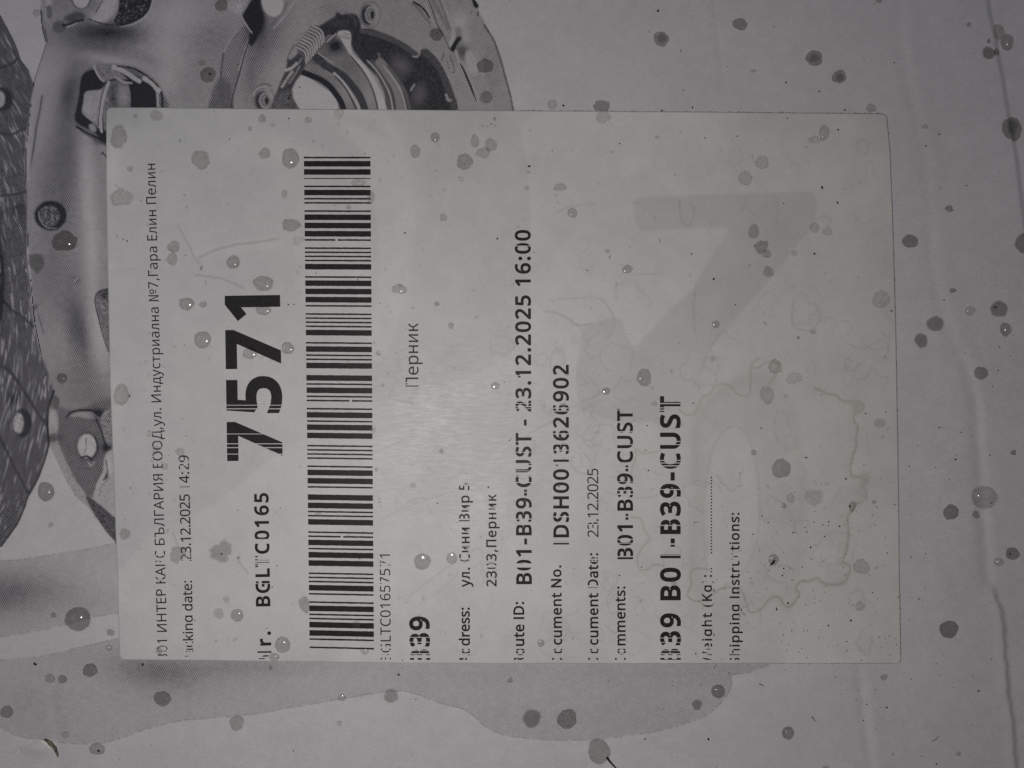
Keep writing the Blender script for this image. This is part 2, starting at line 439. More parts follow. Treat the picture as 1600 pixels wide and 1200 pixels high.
def draw_picture():
    C = Canvas(-200, -170, 1216, 1180, 1.5)
    R = random.Random(5)
    LINING, PLATE, SPRING, LEVER, BAND = 1, 2, 3, 4, 5
    # --- grey swoosh below the part
    up = [(-210, 884), (0, 876), (30, 874), (60, 870), (100, 863), (150, 855), (186, 847), (260, 830), (260, 950), (186, 957), (140, 965), (100, 977), (50, 987), (0, 995), (-210, 1020)]
    C.poly(up, 0.80, 1.0, False, pid=BAND)
    dn = [(-210, 1052), (0, 1031), (60, 1026), (110, 1015), (150, 1005), (186, 997), (300, 960), (1216, 1000), (1216, 1033), (1200, 1039), (1170, 1050), (1143, 1055), (1143, 1068), (1139, 1080), (1127, 1097), (1102, 1119), (1060, 1134), (1010, 1146),
          (960, 1152), (905, 1156), (850, 1155), (800, 1150), (775, 1144), (757, 1134), (742, 1120), (722, 1107), (683, 1097), (657, 1086), (632, 1080), (600, 1081), (550, 1089), (500, 1098), (450, 1106), (400, 1115), (350, 1120), (300, 1124), (270, 1128), (222, 1141),
          (172, 1158), (140, 1162), (92, 1160), (65, 1155), (40, 1152), (15, 1145), (0, 1134), (-30, 1116), (-90, 1086), (-210, 1060)]
    C.poly(dn, 0.79, 1.0, False, pid=BAND)
    C.blob(5, 928, 75, 36, -0.42, -8); C.blob(110, 925, 60, 40, -0.12); C.blob(160, 900, 60, 30, 0.10)
    C.blob(30, 1060, 90, 40, 0.06); C.blob(240, 1050, 80, 30, -0.30, 10); C.blob(370, 1042, 130, 22, -0.20); C.blob(60, 1090, 50, 40, -0.08); C.blob(800, 1050, 200, 26, -0.05); C.blob(1100, 1048, 100, 20, -0.07)
    C.blob(500, 1060, 120, 25, 0.04); C.blob(180, 1130, 160, 25, 0.02); C.blob(900, 1120, 200, 30, -0.03)
    for edge in (up[:7], up[9:], dn[:6], dn[9:]):
        Q = smooth_pts(edge, False, 14)
        for k in range(0, len(Q) - 1):
            if R.random() < 0.62: C.stroke([Q[k], Q[k] + (Q[k + 1] - Q[k]) * 0.7], 1.7, 0.5, 0.7, False, 0.75)
    # --- backing plate: outer sheet
    plate = [(64, -180), (64, 0), (63, 16), (66, 42), (70, 60), (72, 67), (65, 90), (55, 120), (49, 150), (45, 190), (41, 235), (40, 300), (43, 370), (48, 430), (54, 500), (66, 560), (80, 600), (84, 614), (78, 640), (73, 675), (77, 692), (88, 718),
             (105, 752), (121, 778), (140, 795), (150, 808), (165, 830), (184, 850), (260, 900), (830, 900), (830, 178), (803, 178), (797, 146), (790, 120), (782, 91), (772, 63), (762, 45), (753, 26), (746, 18), (747, 8), (738, -2), (718, -60), (650, -180)]
    C.poly(plate, 0.62, 0.7, False, pid=PLATE)
    # broad shading of the pressed sheet
    C.blob(100, 250, 30, 130, -0.20, 4); C.blob(80, 440, 45, 60, -0.10); C.blob(70, 300, 16, 60, -0.05)
    C.blob(137, 300, 13, 110, 0.24, -3); C.blob(155, 520, 12, 70, 0.20, -8); C.blob(145, 410, 10, 60, 0.12)
    C.blob(119, 510, 17, 50, -0.24, -6); C.blob(132, 540, 8, 40, -0.10, -6); C.blob(130, 590, 60, 26, -0.10); C.blob(150, 625, 60, 20, -0.12)
    C.blob(72, 180, 22, 70, 0.10, 12); C.blob(95, 110, 40, 26, 0.05); C.blob(60, 130, 10, 40, 0.10, 20)
    C.blob(168, 50, 62, 17, -0.40, 4); C.blob(150, 75, 60, 16, -0.16, 10); C.blob(110, 140, 16, 40, -0.22, 12); C.blob(140, 97, 30, 12, -0.08)
    C.blob(165, 92, 40, 9, 0.20, 10); C.blob(258, 55, 34, 60, 0.16, 20); C.blob(262, 120, 22, 40, 0.12, 20); C.blob(235, 95, 24, 12, -0.12, 25)
    C.blob(300, 20, 40, 26, 0.08); C.blob(330, 60, 40, 40, -0.08); C.blob(290, 140, 40, 30, -0.03)
    C.stroke([(66, 150), (62, 175), (57, 200), (52, 235), (45, 270)], 3, 0.36, 1.4); C.stroke([(55, 150), (49, 185), (46, 225), (43, 280)], 6, 0.74, 2.5)
    C.stroke([(72, 68), (65, 90), (55, 120), (48, 152)], 1.8, 0.26, 0.7); C.stroke([(64, 16), (66, 42), (71, 64)], 2.4, 0.12, 0.8); C.stroke([(70, 45), (73, 58), (74, 66)], 2, 0.3, 0.8)
    # fitting at the top edge
    C.poly([(70, -60), (72, 10), (80, 10), (82, 0), (84, -60)], 0.80, 1.0); C.poly([(71, 12), (80, 9), (82, 22), (78, 30), (72, 24)], 0.42, 1.0)
    C.stroke([(66, 16), (72, 14), (72, 30), (80, 38)], 2, 0.72, 1.0)
    C.poly([(82, 14), (110, 20), (140, 18), (152, 8), (150, -60), (84, -60)], 0.55, 2.0)
    C.ell(127, -4, 16, 19, 0.30); C.ell(127, -4, 13.5, 17, 0.90)
    C.ell(117, 27, 17, 8, 0.30, rot=-12, soft=2.0); C.stroke([(99, 40), (108, 38), (118, 34), (130, 31)], 3.2, 0.12, 0.9); C.stroke([(104, 42), (112, 40), (120, 36)], 2, 0.8, 0.7)
    C.poly([(142, 28), (150, 18), (158, 4), (166, -10), (190, -60), (200, -60), (186, -6), (180, 14), (172, 28), (162, 35), (150, 36)], 0.84, 1.4, noise=0.10)
    C.stroke([(150, 20), (154, 12), (160, 2)], 2.2, 0.35, 0.9); C.stroke([(140, 30), (150, 34), (160, 37), (170, 39), (186, 40)], 2.2, 0.22, 1.0)
    C.poly([(178, 34), (186, 10), (190, -60), (238, -60), (236, 0), (232, 13), (222, 26), (206, 35), (188, 40)], 0.20, 0.8, noise=0.16)
    C.stroke([(236, -10), (234, 8), (226, 22), (210, 33), (190, 40)], 3.0, 0.05, 0.8); C.stroke([(239, -6), (236, 12), (227, 26), (212, 36), (190, 42)], 1.6, 0.80, 0.6)
    # window with the roller
    C.poly([(120, 150), (125, 125), (131, 113), (142, 105), (158, 101), (190, 102), (212, 106), (232, 117), (246, 130), (255, 146), (257, 178), (160, 226), (140, 208), (117, 196), (115, 180)], 0.40, 2.2)
    C.poly([(124, 150), (127, 124), (133, 114), (143, 110), (158, 110), (185, 112), (210, 118), (232, 130), (243, 146), (244, 178), (172, 224), (148, 206), (124, 194), (117, 184), (120, 170)], 0.05, 0.9)
    C.poly([(133, 144), (146, 141), (158, 139), (166, 130), (172, 129), (164, 150), (160, 172), (160, 204), (150, 196), (138, 186), (128, 176), (130, 160)], 0.66, 0.8, noise=0.10)
    C.blob(140, 170, 14, 10, 0.08)
    C.poly([(170, 130), (186, 126), (201, 132), (202, 178), (168, 206), (161, 190), (162, 160)], 0.46, 0.8, noise=0.10); C.blob(192, 150, 12, 16, 0.16); C.blob(178, 150, 6, 20, -0.2)
    C.stroke([(170, 128), (163, 150), (159, 172), (157, 190), (159, 206)], 4.0, 0.80, 0.8); C.stroke([(166, 128), (159, 150), (155, 176), (154, 196)], 1.3, 0.2, 0.6)
    C.poly([(146, 101), (160, 103), (176, 106), (200, 124), (176, 124), (166, 128), (156, 124), (150, 112)], 0.50, 0.8, noise=0.12); C.stroke([(147, 103), (151, 114), (158, 124), (163, 128)], 2.2, 0.85, 0.7)
    C.stroke([(178, 105), (194, 112), (208, 121), (218, 127)], 7, 0.80, 1.0); C.stroke([(226, 123), (238, 130), (248, 142)], 8, 0.82, 1.0); C.stroke([(180, 120), (192, 128), (206, 130)], 3, 0.75, 1.0)
    C.stroke([(184, 104), (205, 106), (222, 114), (238, 126), (248, 136)], 2.2, 0.12, 0.8); C.stroke([(252, 144), (254, 156), (254, 178)], 3, 0.14, 0.8); C.stroke([(246, 148), (248, 178)], 4, 0.72, 1.0)
    C.poly([(138, 196), (144, 193), (150, 198), (150, 206), (142, 204)], 0.62, 0.8)
    C.stroke([(120, 198), (134, 207), (150, 215), (170, 224)], 3.4, 0.10, 0.8); C.stroke([(128, 206), (146, 216), (170, 230)], 3.0, 0.36, 0.8); C.stroke([(160, 238), (167, 246)], 2.4, 0.2, 0.8); C.stroke([(156, 241), (162, 240)], 1.6, 0.3, 0.6)
    # stud hole, small stampings of the lower left
    C.ell(79, 337, 25, 23, 0.13, soft=1.2, noise=0.05); C.ell(77, 338, 17, 17, 0.36, noise=0.20, soft=0.8); C.stroke([(60, 330), (64, 346), (74, 356), (88, 356)], 1.5, 0.62, 0.6); C.blob(100, 322, 8, 10, -0.08)
    C.poly([(149, 466), (153, 456), (160, 453), (190, 448), (190, 590), (172, 552), (163, 525), (154, 495)], 0.45, 0.7, False, noise=0.1); C.stroke([(170, 550), (160, 520), (150, 480), (149, 466), (154, 456), (170, 451)], 1.8, 0.24, 0.6); C.blob(168, 460, 14, 8, -0.2)
    C.stroke([(60, 492), (64, 505), (68, 520)], 1.4, 0.3, 0.6); C.blob(120, 437, 7, 6, -0.16); C.stroke([(116, 440), (122, 434)], 2, 0.75, 0.6)
    # lower lug with the oval hole
    C.poly([(90, 636), (120, 640), (190, 628), (190, 770), (160, 770), (146, 776), (133, 776), (118, 752), (100, 715), (90, 685), (88, 655)], 0.40, 2.0)
    C.poly([(75, 642), (82, 634), (88, 644), (92, 660), (90, 684), (99, 712), (119, 752), (136, 776), (122, 780), (104, 753), (87, 716), (76, 694), (72, 676)], 0.66, 0.8, noise=0.08); C.blob(80, 655, 8, 16, 0.12); C.blob(84, 684, 12, 8, -0.18)
    C.stroke([(104, 652), (112, 644), (125, 641), (142, 641), (156, 648), (164, 656)], 2.6, 0.10, 0.8); C.poly([(108, 650), (124, 644), (146, 645), (158, 652), (150, 656), (128, 652)], 0.62, 1.0); C.blob(154, 648, 10, 8, -0.36)
    C.ell(137, 698, 20, 26, 0.34, soft=1.6); C.ell(136, 697, 14.5, 19, 0.86, soft=0.8, noise=0.05); C.stroke([(148, 682), (153, 698), (149, 712), (142, 718)], 1.6, 0.16, 0.6); C.stroke([(128, 715), (136, 713), (144, 718)], 3.2, 0.2, 1.0); C.stroke([(134, 684), (135, 700), (130, 710)], 1.3, 0.4, 0.5)
    C.stroke([(138, 722), (142, 728), (148, 722)], 2, 0.7, 0.7); C.stroke([(150, 654), (158, 672), (164, 692), (172, 700)], 2.4, 0.18, 0.8); C.poly([(158, 650), (190, 632), (190, 696), (172, 698), (164, 684)], 0.50, 1.2, noise=0.16); C.blob(166, 700, 7, 8, -0.25)
    C.poly([(164, 712), (174, 703), (190, 700), (190, 815), (176, 806), (160, 792), (146, 780), (150, 762), (160, 742)], 0.74, 1.0, noise=0.06); C.stroke([(152, 760), (160, 744), (166, 736)], 5, 0.78, 1.2); C.stroke([(166, 720), (168, 738), (162, 750)], 1.8, 0.25, 0.6); C.blob(167, 745, 3, 6, -0.4); C.blob(172, 726, 6, 14, 0.14); C.stroke([(156, 775), (158, 762), (166, 752)], 1.4, 0.45, 0.6)
    C.poly([(134, 776), (146, 781), (160, 792), (176, 806), (190, 816), (190, 856), (172, 838), (156, 816), (146, 800)], 0.30, 0.8, noise=0.08)
    # seam between the outer sheet and the hub sheet
    C.poly([(376, 42), (392, 52), (386, 72), (378, 92), (372, 120), (364, 150), (362, 190), (325, 190), (326, 168), (334, 138), (343, 126), (346, 108), (349, 84)], 0.52, 1.2); C.poly([(344, 122), (356, 126), (362, 140), (362, 190), (324, 190), (326, 168), (335, 136)], 0.38, 1.6)
    C.stroke([(378, 28), (386, 42), (393, 52), (390, 62), (382, 84), (376, 108), (368, 136), (363, 156), (362, 180)], 1.8, 0.20, 0.7); C.stroke([(388, 62), (380, 86), (373, 110)], 1.4, 0.82, 0.5); C.stroke([(376, 42), (360, 62), (350, 82), (346, 108)], 1.4, 0.76, 0.6); C.stroke([(349, 84), (346, 108), (345, 122)], 3, 0.34, 1.2)
    C.poly([(350, -60), (400, -60), (400, 18), (384, 16), (376, 24), (362, 16)], 0.62, 2, noise=0.12); C.blob(372, 10, 14, 12, 0.16)
    C.blob(424, 60, 16, 60, -0.14, 25); C.blob(402, 30, 16, 40, -0.36, 8); C.poly([(386, 12), (398, -4), (408, 0), (408, 34), (402, 58), (392, 72), (390, 54), (393, 50), (386, 38), (379, 26)], 0.05, 0.9); C.blob(408, 20, 8, 40, -0.2)
    C.stroke([(378, 27), (386, 41), (394, 52)], 1.8, 0.86, 0.6)
    C.stroke([(450, 4), (438, 22), (424, 40)], 2.4, 0.44, 1.4); C.stroke([(462, 0), (444, 26), (428, 44)], 2.4, 0.70, 1.4)
    C.ell(425, 3, 19, 26, 0.46, rot=-8, soft=1.4); C.ell(426, 2, 17, 24.5, 0.90, rot=-8)
    C.blob(470, 20, 30, 30, 0.04); C.blob(440, 110, 30, 30, 0.05); C.blob(392, 120, 14, 50, -0.10); C.blob(620, 30, 40, 30, -0.02); C.blob(520, 14, 30, 14, -0.06)
    # studs
    def stud(x, y, sx, sy, rot):
        C.ell(x, y, sx * 1.18, sy * 1.15, 0.40, rot=rot, soft=1.4); C.ell(x + 1, y, sx, sy, 0.74, rot=rot); C.ell(x - 1.2, y + 0.5, sx * .92, sy * .9, 0.20, rot=rot); C.ell(x + 2, y, sx * .74, sy * .78, 0.66, rot=rot)
        C.ell(x + 1.6, y, sx * .5, sy * .56, 0.40, rot=rot); C.ell(x + 2.2, y, sx * .34, sy * .40, 0.62, rot=rot); C.ell(x + 3.6, y + 0.4, sx * .2, sy * .34, 0.06, rot=rot)
    stud(578, 23, 13, 18, 0); stud(413, 157, 14, 17, 0); C.stroke([(398, 142), (404, 134), (414, 131), (424, 134)], 2, 0.36, 0.9); C.stroke([(396, 150), (400, 140), (410, 136), (420, 139)], 1.6, 0.78, 0.6)
    # right flank: beads, tab, slot
    C.stroke([(646, 3), (657, 10), (665, 18), (671, 28)], 2.6, 0.10, 0.8); C.stroke([(644, 6), (656, 16), (664, 28), (672, 36)], 3, 0.44, 1.4); C.stroke([(668, -4), (675, 14), (683, 38), (692, 54)], 1.8, 0.32, 0.9); C.stroke([(664, 6), (672, 24), (680, 42)], 2.5, 0.72, 1.4)
    C.stroke([(672, -6), (688, 22), (700, 44)], 6, 0.50, 2.4); C.stroke([(688, -6), (698, 16), (706, 40), (713, 58)], 1.6, 0.74, 0.8); C.stroke([(684, -6), (694, 20), (702, 42), (708, 52)], 1.6, 0.36, 0.8)
    C.blob(718, 34, 12, 16, 0.20); C.blob(728, 60, 8, 12, 0.16); C.blob(716, 48, 6, 8, -0.18); C.poly([(707, 44), (711, 56), (713, 61), (706, 74), (701, 70), (705, 60)], 0.84, 0.7); C.poly([(713, 61), (721, 59), (714, 70), (709, 81), (704, 76)], 0.04, 0.7); C.blob(722, 80, 9, 12, -0.30, 10); C.blob(716, 60, 5, 4, -0.3)
    C.ell(737, 99, 8.5, 21, 0.76, rot=-16, soft=1.0); C.stroke([(744, 80), (752, 100), (756, 130)], 1.8, 0.74, 0.8); C.stroke([(717, 96), (724, 108), (731, 124), (738, 142), (744, 158)], 3.2, 0.10, 0.8, taper=True); C.stroke([(722, 96), (732, 118), (744, 146), (748, 160)], 3, 0.70, 1.2); C.stroke([(712, 80), (718, 98)], 4, 0.72, 1.2)
    C.stroke([(692, 54), (698, 66), (703, 78)], 1.4, 0.32, 0.7); C.stroke([(694, 84), (690, 94)], 1.4, 0.30, 0.6); C.stroke([(703, 88), (709, 104), (711, 112), (706, 114)], 1.3, 0.34, 0.6); C.stroke([(698, 94), (702, 108)], 1.2, 0.40, 0.6)
    C.stroke([(757, 40), (772, 64), (782, 92), (790, 121), (797, 147), (803, 178)], 3.0, 0.34, 1.2); C.poly([(738, -4), (745, -4), (748, 10), (744, 13), (740, 8)], 0.04, 0.7); C.stroke([(748, 17), (746, 24)], 2, 0.1, 0.6); C.blob(770, 110, 14, 50, -0.03)
    # --- hub: adjuster lever, bands, spring
    C.poly([(470, 115), (458, 134), (457, 148), (462, 160), (474, 180), (536, 180), (526, 155), (515, 142), (500, 133), (485, 122)], 0.99, 0.8)
    C.poly([(472, 111), (476, 100), (492, 82), (507, 66), (524, 58), (534, 66), (548, 85), (566, 108), (583, 138), (592, 160), (595, 180), (536, 180), (526, 156), (515, 143), (500, 133), (485, 122)], 0.50, 0.8)
    C.blob(524, 72, 14, 12, -0.36); C.blob(498, 92, 10, 8, -0.34); C.blob(545, 100, 14, 20, -0.06); C.blob(578, 150, 12, 24, 0.10); C.blob(540, 150, 10, 20, 0.10)
    C.stroke([(472, 113), (496, 122), (512, 132), (524, 146), (533, 160), (540, 180)], 9, 0.16, 0.9)
    C.stroke([(492, 88), (508, 102), (526, 112), (540, 122), (552, 136), (564, 154), (573, 180)], 11, 0.24, 1.0); C.stroke([(496, 82), (510, 92), (520, 98)], 1.8, 0.75, 0.7)
    C.stroke([(522, 114), (536, 128), (549, 147), (557, 160), (566, 180)], 3.4, 0.82, 0.8); C.stroke([(524, 119), (537, 134), (547, 150), (558, 174)], 1.8, 0.12, 0.6)
    # lever body
    lev = [(497, 42), (510, 34), (522, 27), (527, 19), (534, 23), (550, 21), (557, 23), (562, 31), (565, 46), (582, 46), (612, 57), (640, 73), (654, 86), (661, 77), (668, 77), (676, 85), (690, 103), (702, 128), (713, 158), (715, 180),
           (598, 180), (604, 150), (590, 120), (566, 96), (553, 80), (547, 64), (546, 50), (528, 50), (524, 58), (512, 64), (500, 60)]
    C.poly(lev, 0.045, 0.8, False, pid=LEVER)
    C.blob(530, 36, 14, 6, 0.06); C.stroke([(545, 24), (553, 27), (556, 40)], 3, 0.14, 1.2)
    C.stroke([(566, 49), (584, 52), (606, 60), (628, 70), (650, 86)], 8, 0.17, 1.0); C.stroke([(645, 88), (652, 89), (657, 80)], 2.2, 0.72, 0.8); C.stroke([(662, 82), (676, 92), (689, 112), (700, 138), (710, 168)], 10, 0.15, 1.2); C.stroke([(697, 148), (700, 156), (704, 157)], 4, 0.62, 1.2)
    C.blob(628, 104, 14, 14, 0.20, 20); C.blob(618, 92, 8, 10, 0.06); C.blob(655, 148, 10, 16, 0.20, 15); C.stroke([(642, 141), (645, 136), (648, 132)], 2.2, 0.76, 0.7); C.stroke([(655, 100), (646, 120), (634, 136)], 5, 0.04, 1.4); C.stroke([(592, 84), (596, 98), (602, 106)], 3, 0.34, 1.2)
    C.poly([(528, 50), (547, 50), (548, 74), (552, 86), (566, 98), (577, 112), (590, 134), (600, 156), (606, 180), (594, 180), (590, 160), (580, 130), (565, 106), (548, 86), (536, 66)], 0.99, 0.7)
    C.stroke([(530, 56), (546, 62)], 1.2, 0.3, 0.5); C.stroke([(533, 53), (547, 60)], 1.2, 0.3, 0.5); C.stroke([(537, 51), (547, 55)], 1.2, 0.3, 0.5); C.stroke([(548, 87), (562, 104), (574, 122), (585, 148), (592, 180)], 1.5, 0.12, 0.6)
    C.stroke([(582, 98), (596, 120), (606, 144), (612, 180)], 10, 0.20, 1.0); C.stroke([(574, 95), (590, 112), (603, 134), (610, 150), (615, 180)], 2.0, 0.84, 0.7)
    C.stroke([(594, 98), (610, 120), (622, 144), (628, 180)], 15, 0.44, 1.2); C.stroke([(600, 122), (612, 146), (618, 178)], 1.6, 0.2, 0.8); C.stroke([(600, 104), (614, 122), (628, 146), (637, 180)], 1.8, 0.84, 0.6); C.stroke([(606, 104), (622, 124), (634, 146), (642, 180)], 5, 0.24, 1.2)
    # hook and spring
    C.poly([(430, 152), (436, 134), (446, 112), (449, 98), (448, 94), (456, 90), (466, 82), (474, 88), (478, 100), (472, 114), (462, 128), (456, 140), (448, 156), (458, 156), (474, 182), (422, 182)], 0.10, 0.8, False, pid=LEVER); C.poly([(432, 150), (456, 142), (457, 152), (464, 166), (474, 182), (424, 182)], 0.24, 1.4, noise=0.10)
    C.stroke([(447, 110), (456, 106), (464, 99)], 4.4, 0.86, 0.8); C.stroke([(441, 136), (449, 123), (457, 112)], 5, 0.55, 0.9); C.stroke([(440, 136), (448, 123), (456, 112)], 1.4, 0.86, 0.5); C.stroke([(452, 130), (460, 118), (468, 104)], 3, 0.5, 1.0); C.stroke([(471, 92), (466, 100)], 3, 0.5, 0.8)
    C.poly([(452, 92), (462, 76), (464, 84), (456, 92)], 0.66, 1.0); C.stroke([(449, 92), (454, 80), (460, 70)], 1.4, 0.34, 0.7)
    C.poly([(461, 74), (474, 58), (488, 40), (497, 40), (504, 50), (509, 64), (505, 74), (494, 84), (480, 101), (474, 90)], 0.22, 0.8, False, pid=SPRING)
    for k in range(9):
        f = k / 8
        a = np.array((463 + 26 * f, 74 - 33 * f)); b = np.array((479 + 27 * f, 99 - 33 * f)); m = (a + b) / 2 + np.array((5.5, -4.5))
        C.stroke([a, m, b], 2.5, 0.84, 0.7)
    C.poly([(508, 58), (516, 54), (522, 58), (514, 70), (508, 68)], 0.30, 0.8); C.stroke([(511, 66), (517, 60), (525, 53)], 2.2, 0.82, 0.7)
    # --- friction lining on the left
    lin = [(-210, -114), (-20, 5), (0, 25), (9, 42), (20, 62), (26, 76), (31, 92), (44, 110), (50, 124), (52, 132), (48, 158), (45, 188), (40, 222), (39, 262), (42, 310), (42, 400), (48, 450), (53, 500), (62, 548), (76, 585), (84, 611), (79, 626), (75, 642),
           (74, 665), (76, 695), (70, 718), (59, 748), (50, 768), (44, 773), (36, 798), (26, 820), (4, 850), (-14, 872), (-60, 906), (-210, 990)]
    C.poly(lin, 0.20, 0.7, False, noise=0.05, pid=LINING)
    sl, m = C.mask(lin, 0.7, False)
    keep = C.a.copy()
    for _ in range(1500):
        y = R.uniform(-10, 860); x = R.uniform(-200, 84)
        L = R.uniform(8, 36); ang = np.interp(y, [0, 150, 260, 480, 620, 860], [64, 58, 74, 88, 102, 114]) + R.gauss(0, 4)
        dx, dy = math.cos(math.radians(ang)) * L, math.sin(math.radians(ang)) * L
        C.stroke([(x, y), (x + dx * .5 + R.gauss(0, .8), y + dy * .5), (x + dx, y + dy)], R.uniform(1.4, 3.0), R.uniform(0.34, 0.86), 0.7, False, R.uniform(0.6, 0.95), True)
    for P in ([(0, 106), (18, 100), (30, 88)], [(0, 208), (18, 210), (30, 205), (42, 200)], [(-10, 306), (14, 305), (40, 300)], [(6, 470), (18, 484), (36, 496), (52, 510)], [(-10, 570), (12, 577), (34, 606), (56, 640), (75, 668)], [(-10, 660), (6, 696), (20, 724), (34, 752), (45, 771)], [(2, 400), (5, 440), (0, 500)]):
        C.stroke(P, 4.2, 0.08, 1.4, op=0.9)
    C.blob(-4, 440, 9, 70, -0.3)
    for (x, y, rx, ry) in ((0, 155, 10, 14), (30, 661, 9, 18)):
        C.ell(x + 5, y, rx + 6, ry + 5, 0.05, soft=1.2); C.ell(x - 1, y, rx - 1, ry - 1, 0.82, soft=1.0, noise=0.4 if x else 0.04)
    C.stroke([(-3, 345), (8, 330), (30, 322)], 5, 0.1, 2.0, op=.7); C.blob(24, 622, 12, 8, -0.2)
    full = np.zeros(C.a.shape); full[sl] = m
    C.a = np.where(full > 0, C.a * full + keep * (1 - full), keep)
    C.stroke([(0, 24), (12, 46), (26, 76), (32, 94), (45, 111)], 2.2, 0.08, 0.8); C.stroke([(84, 611), (79, 626), (75, 642), (74, 665), (76, 695), (70, 718), (59, 748), (46, 772), (36, 798), (26, 820), (2, 853)], 3.2, 0.07, 0.9)
    # press grain
    g = np.random.default_rng(3)
    C.a = np.where(C.id == 2, 0.62 + (C.a - 0.62) * 1.38 - 0.015, C.a)
    C.a += 0.035 * blur(g.standard_normal(C.a.shape), 0.5) * (C.id > 0)
    return C

LABEL_BOX = (186, 192, 1380, 1020)    # inside this the picture is hidden by the label; only a margin is kept
def build_picture():
    C = draw_picture()
    tone = np.clip(C.a, 0, 1)
    ids = C.id.copy()
    hid = (C.X > LABEL_BOX[0] + 14) & (C.X < LABEL_BOX[2]) & (C.Y > LABEL_BOX[1]) & (C.Y < LABEL_BOX[3])
    ids[hid] = 0
    names = {1: ('printed_lining', 'black and white picture of a rough friction lining with a rivet'), 2: ('printed_backing_plate', None),
             3: ('printed_spring', 'printed coil spring'), 4: ('printed_lever', 'black printed lever and hook'), 5: ('printed_grey_band', 'pale grey printed swoosh below the brake part')}
    Z = hz(C.X, C.Y) + 0.00003
    for k, (nm, lab) in names.items():
        # a face belongs to the part of its upper-left corner (grown by one cell so that soft edges stay in)
        q = (ids == k)
        if k == 5: q = q | ((np.roll(q, 1, 0) | np.roll(q, -1, 0)) & (ids == 0) & ~hid)
        if k in (1, 2): 
            g = q | np.roll(q, 1, 0) | np.roll(q, -1, 0) | np.roll(q, 1, 1) | np.roll(q, -1, 1)
            q = q | (g & (ids == 0) & ~hid)
        f = q[:-1, :-1]
        jj, ii = np.nonzero(f)
        w = C.w
        quad = np.stack([jj * w + ii, (jj + 1) * w + ii, (jj + 1) * w + ii + 1, jj * w + ii + 1], 1)
        used, inv = np.unique(quad, return_inverse=True)
        quad = inv.reshape(quad.shape)
        vx = np.stack([(C.X.ravel()[used] - 800) * S, -(C.Y.ravel()[used] - 600) * S, Z.ravel()[used]], 1)
        me = bpy.data.meshes.new(nm)
        me.vertices.add(len(vx)); me.vertices.foreach_set('co', vx.astype(np.float32).ravel())
        me.loops.add(quad.size); me.loops.foreach_set('vertex_index', quad.astype(np.int32).ravel())
        me.polygons.add(len(quad)); me.polygons.foreach_set('loop_start', np.arange(0, quad.size, 4, dtype=np.int32))
        me.update(calc_edges=True)
        at = me.attributes.new('tone', 'FLOAT', 'POINT'); at.data.foreach_set('value', tone.ravel()[used].astype(np.float32))
        me.polygons.foreach_set('use_smooth', np.ones(len(quad), bool))
        me.materials.append(M_PRINT)
        o = bpy.data.objects.new(nm, me); COL.objects.link(o); under(o, carton)
        if lab: o['label'] = lab
build_picture()
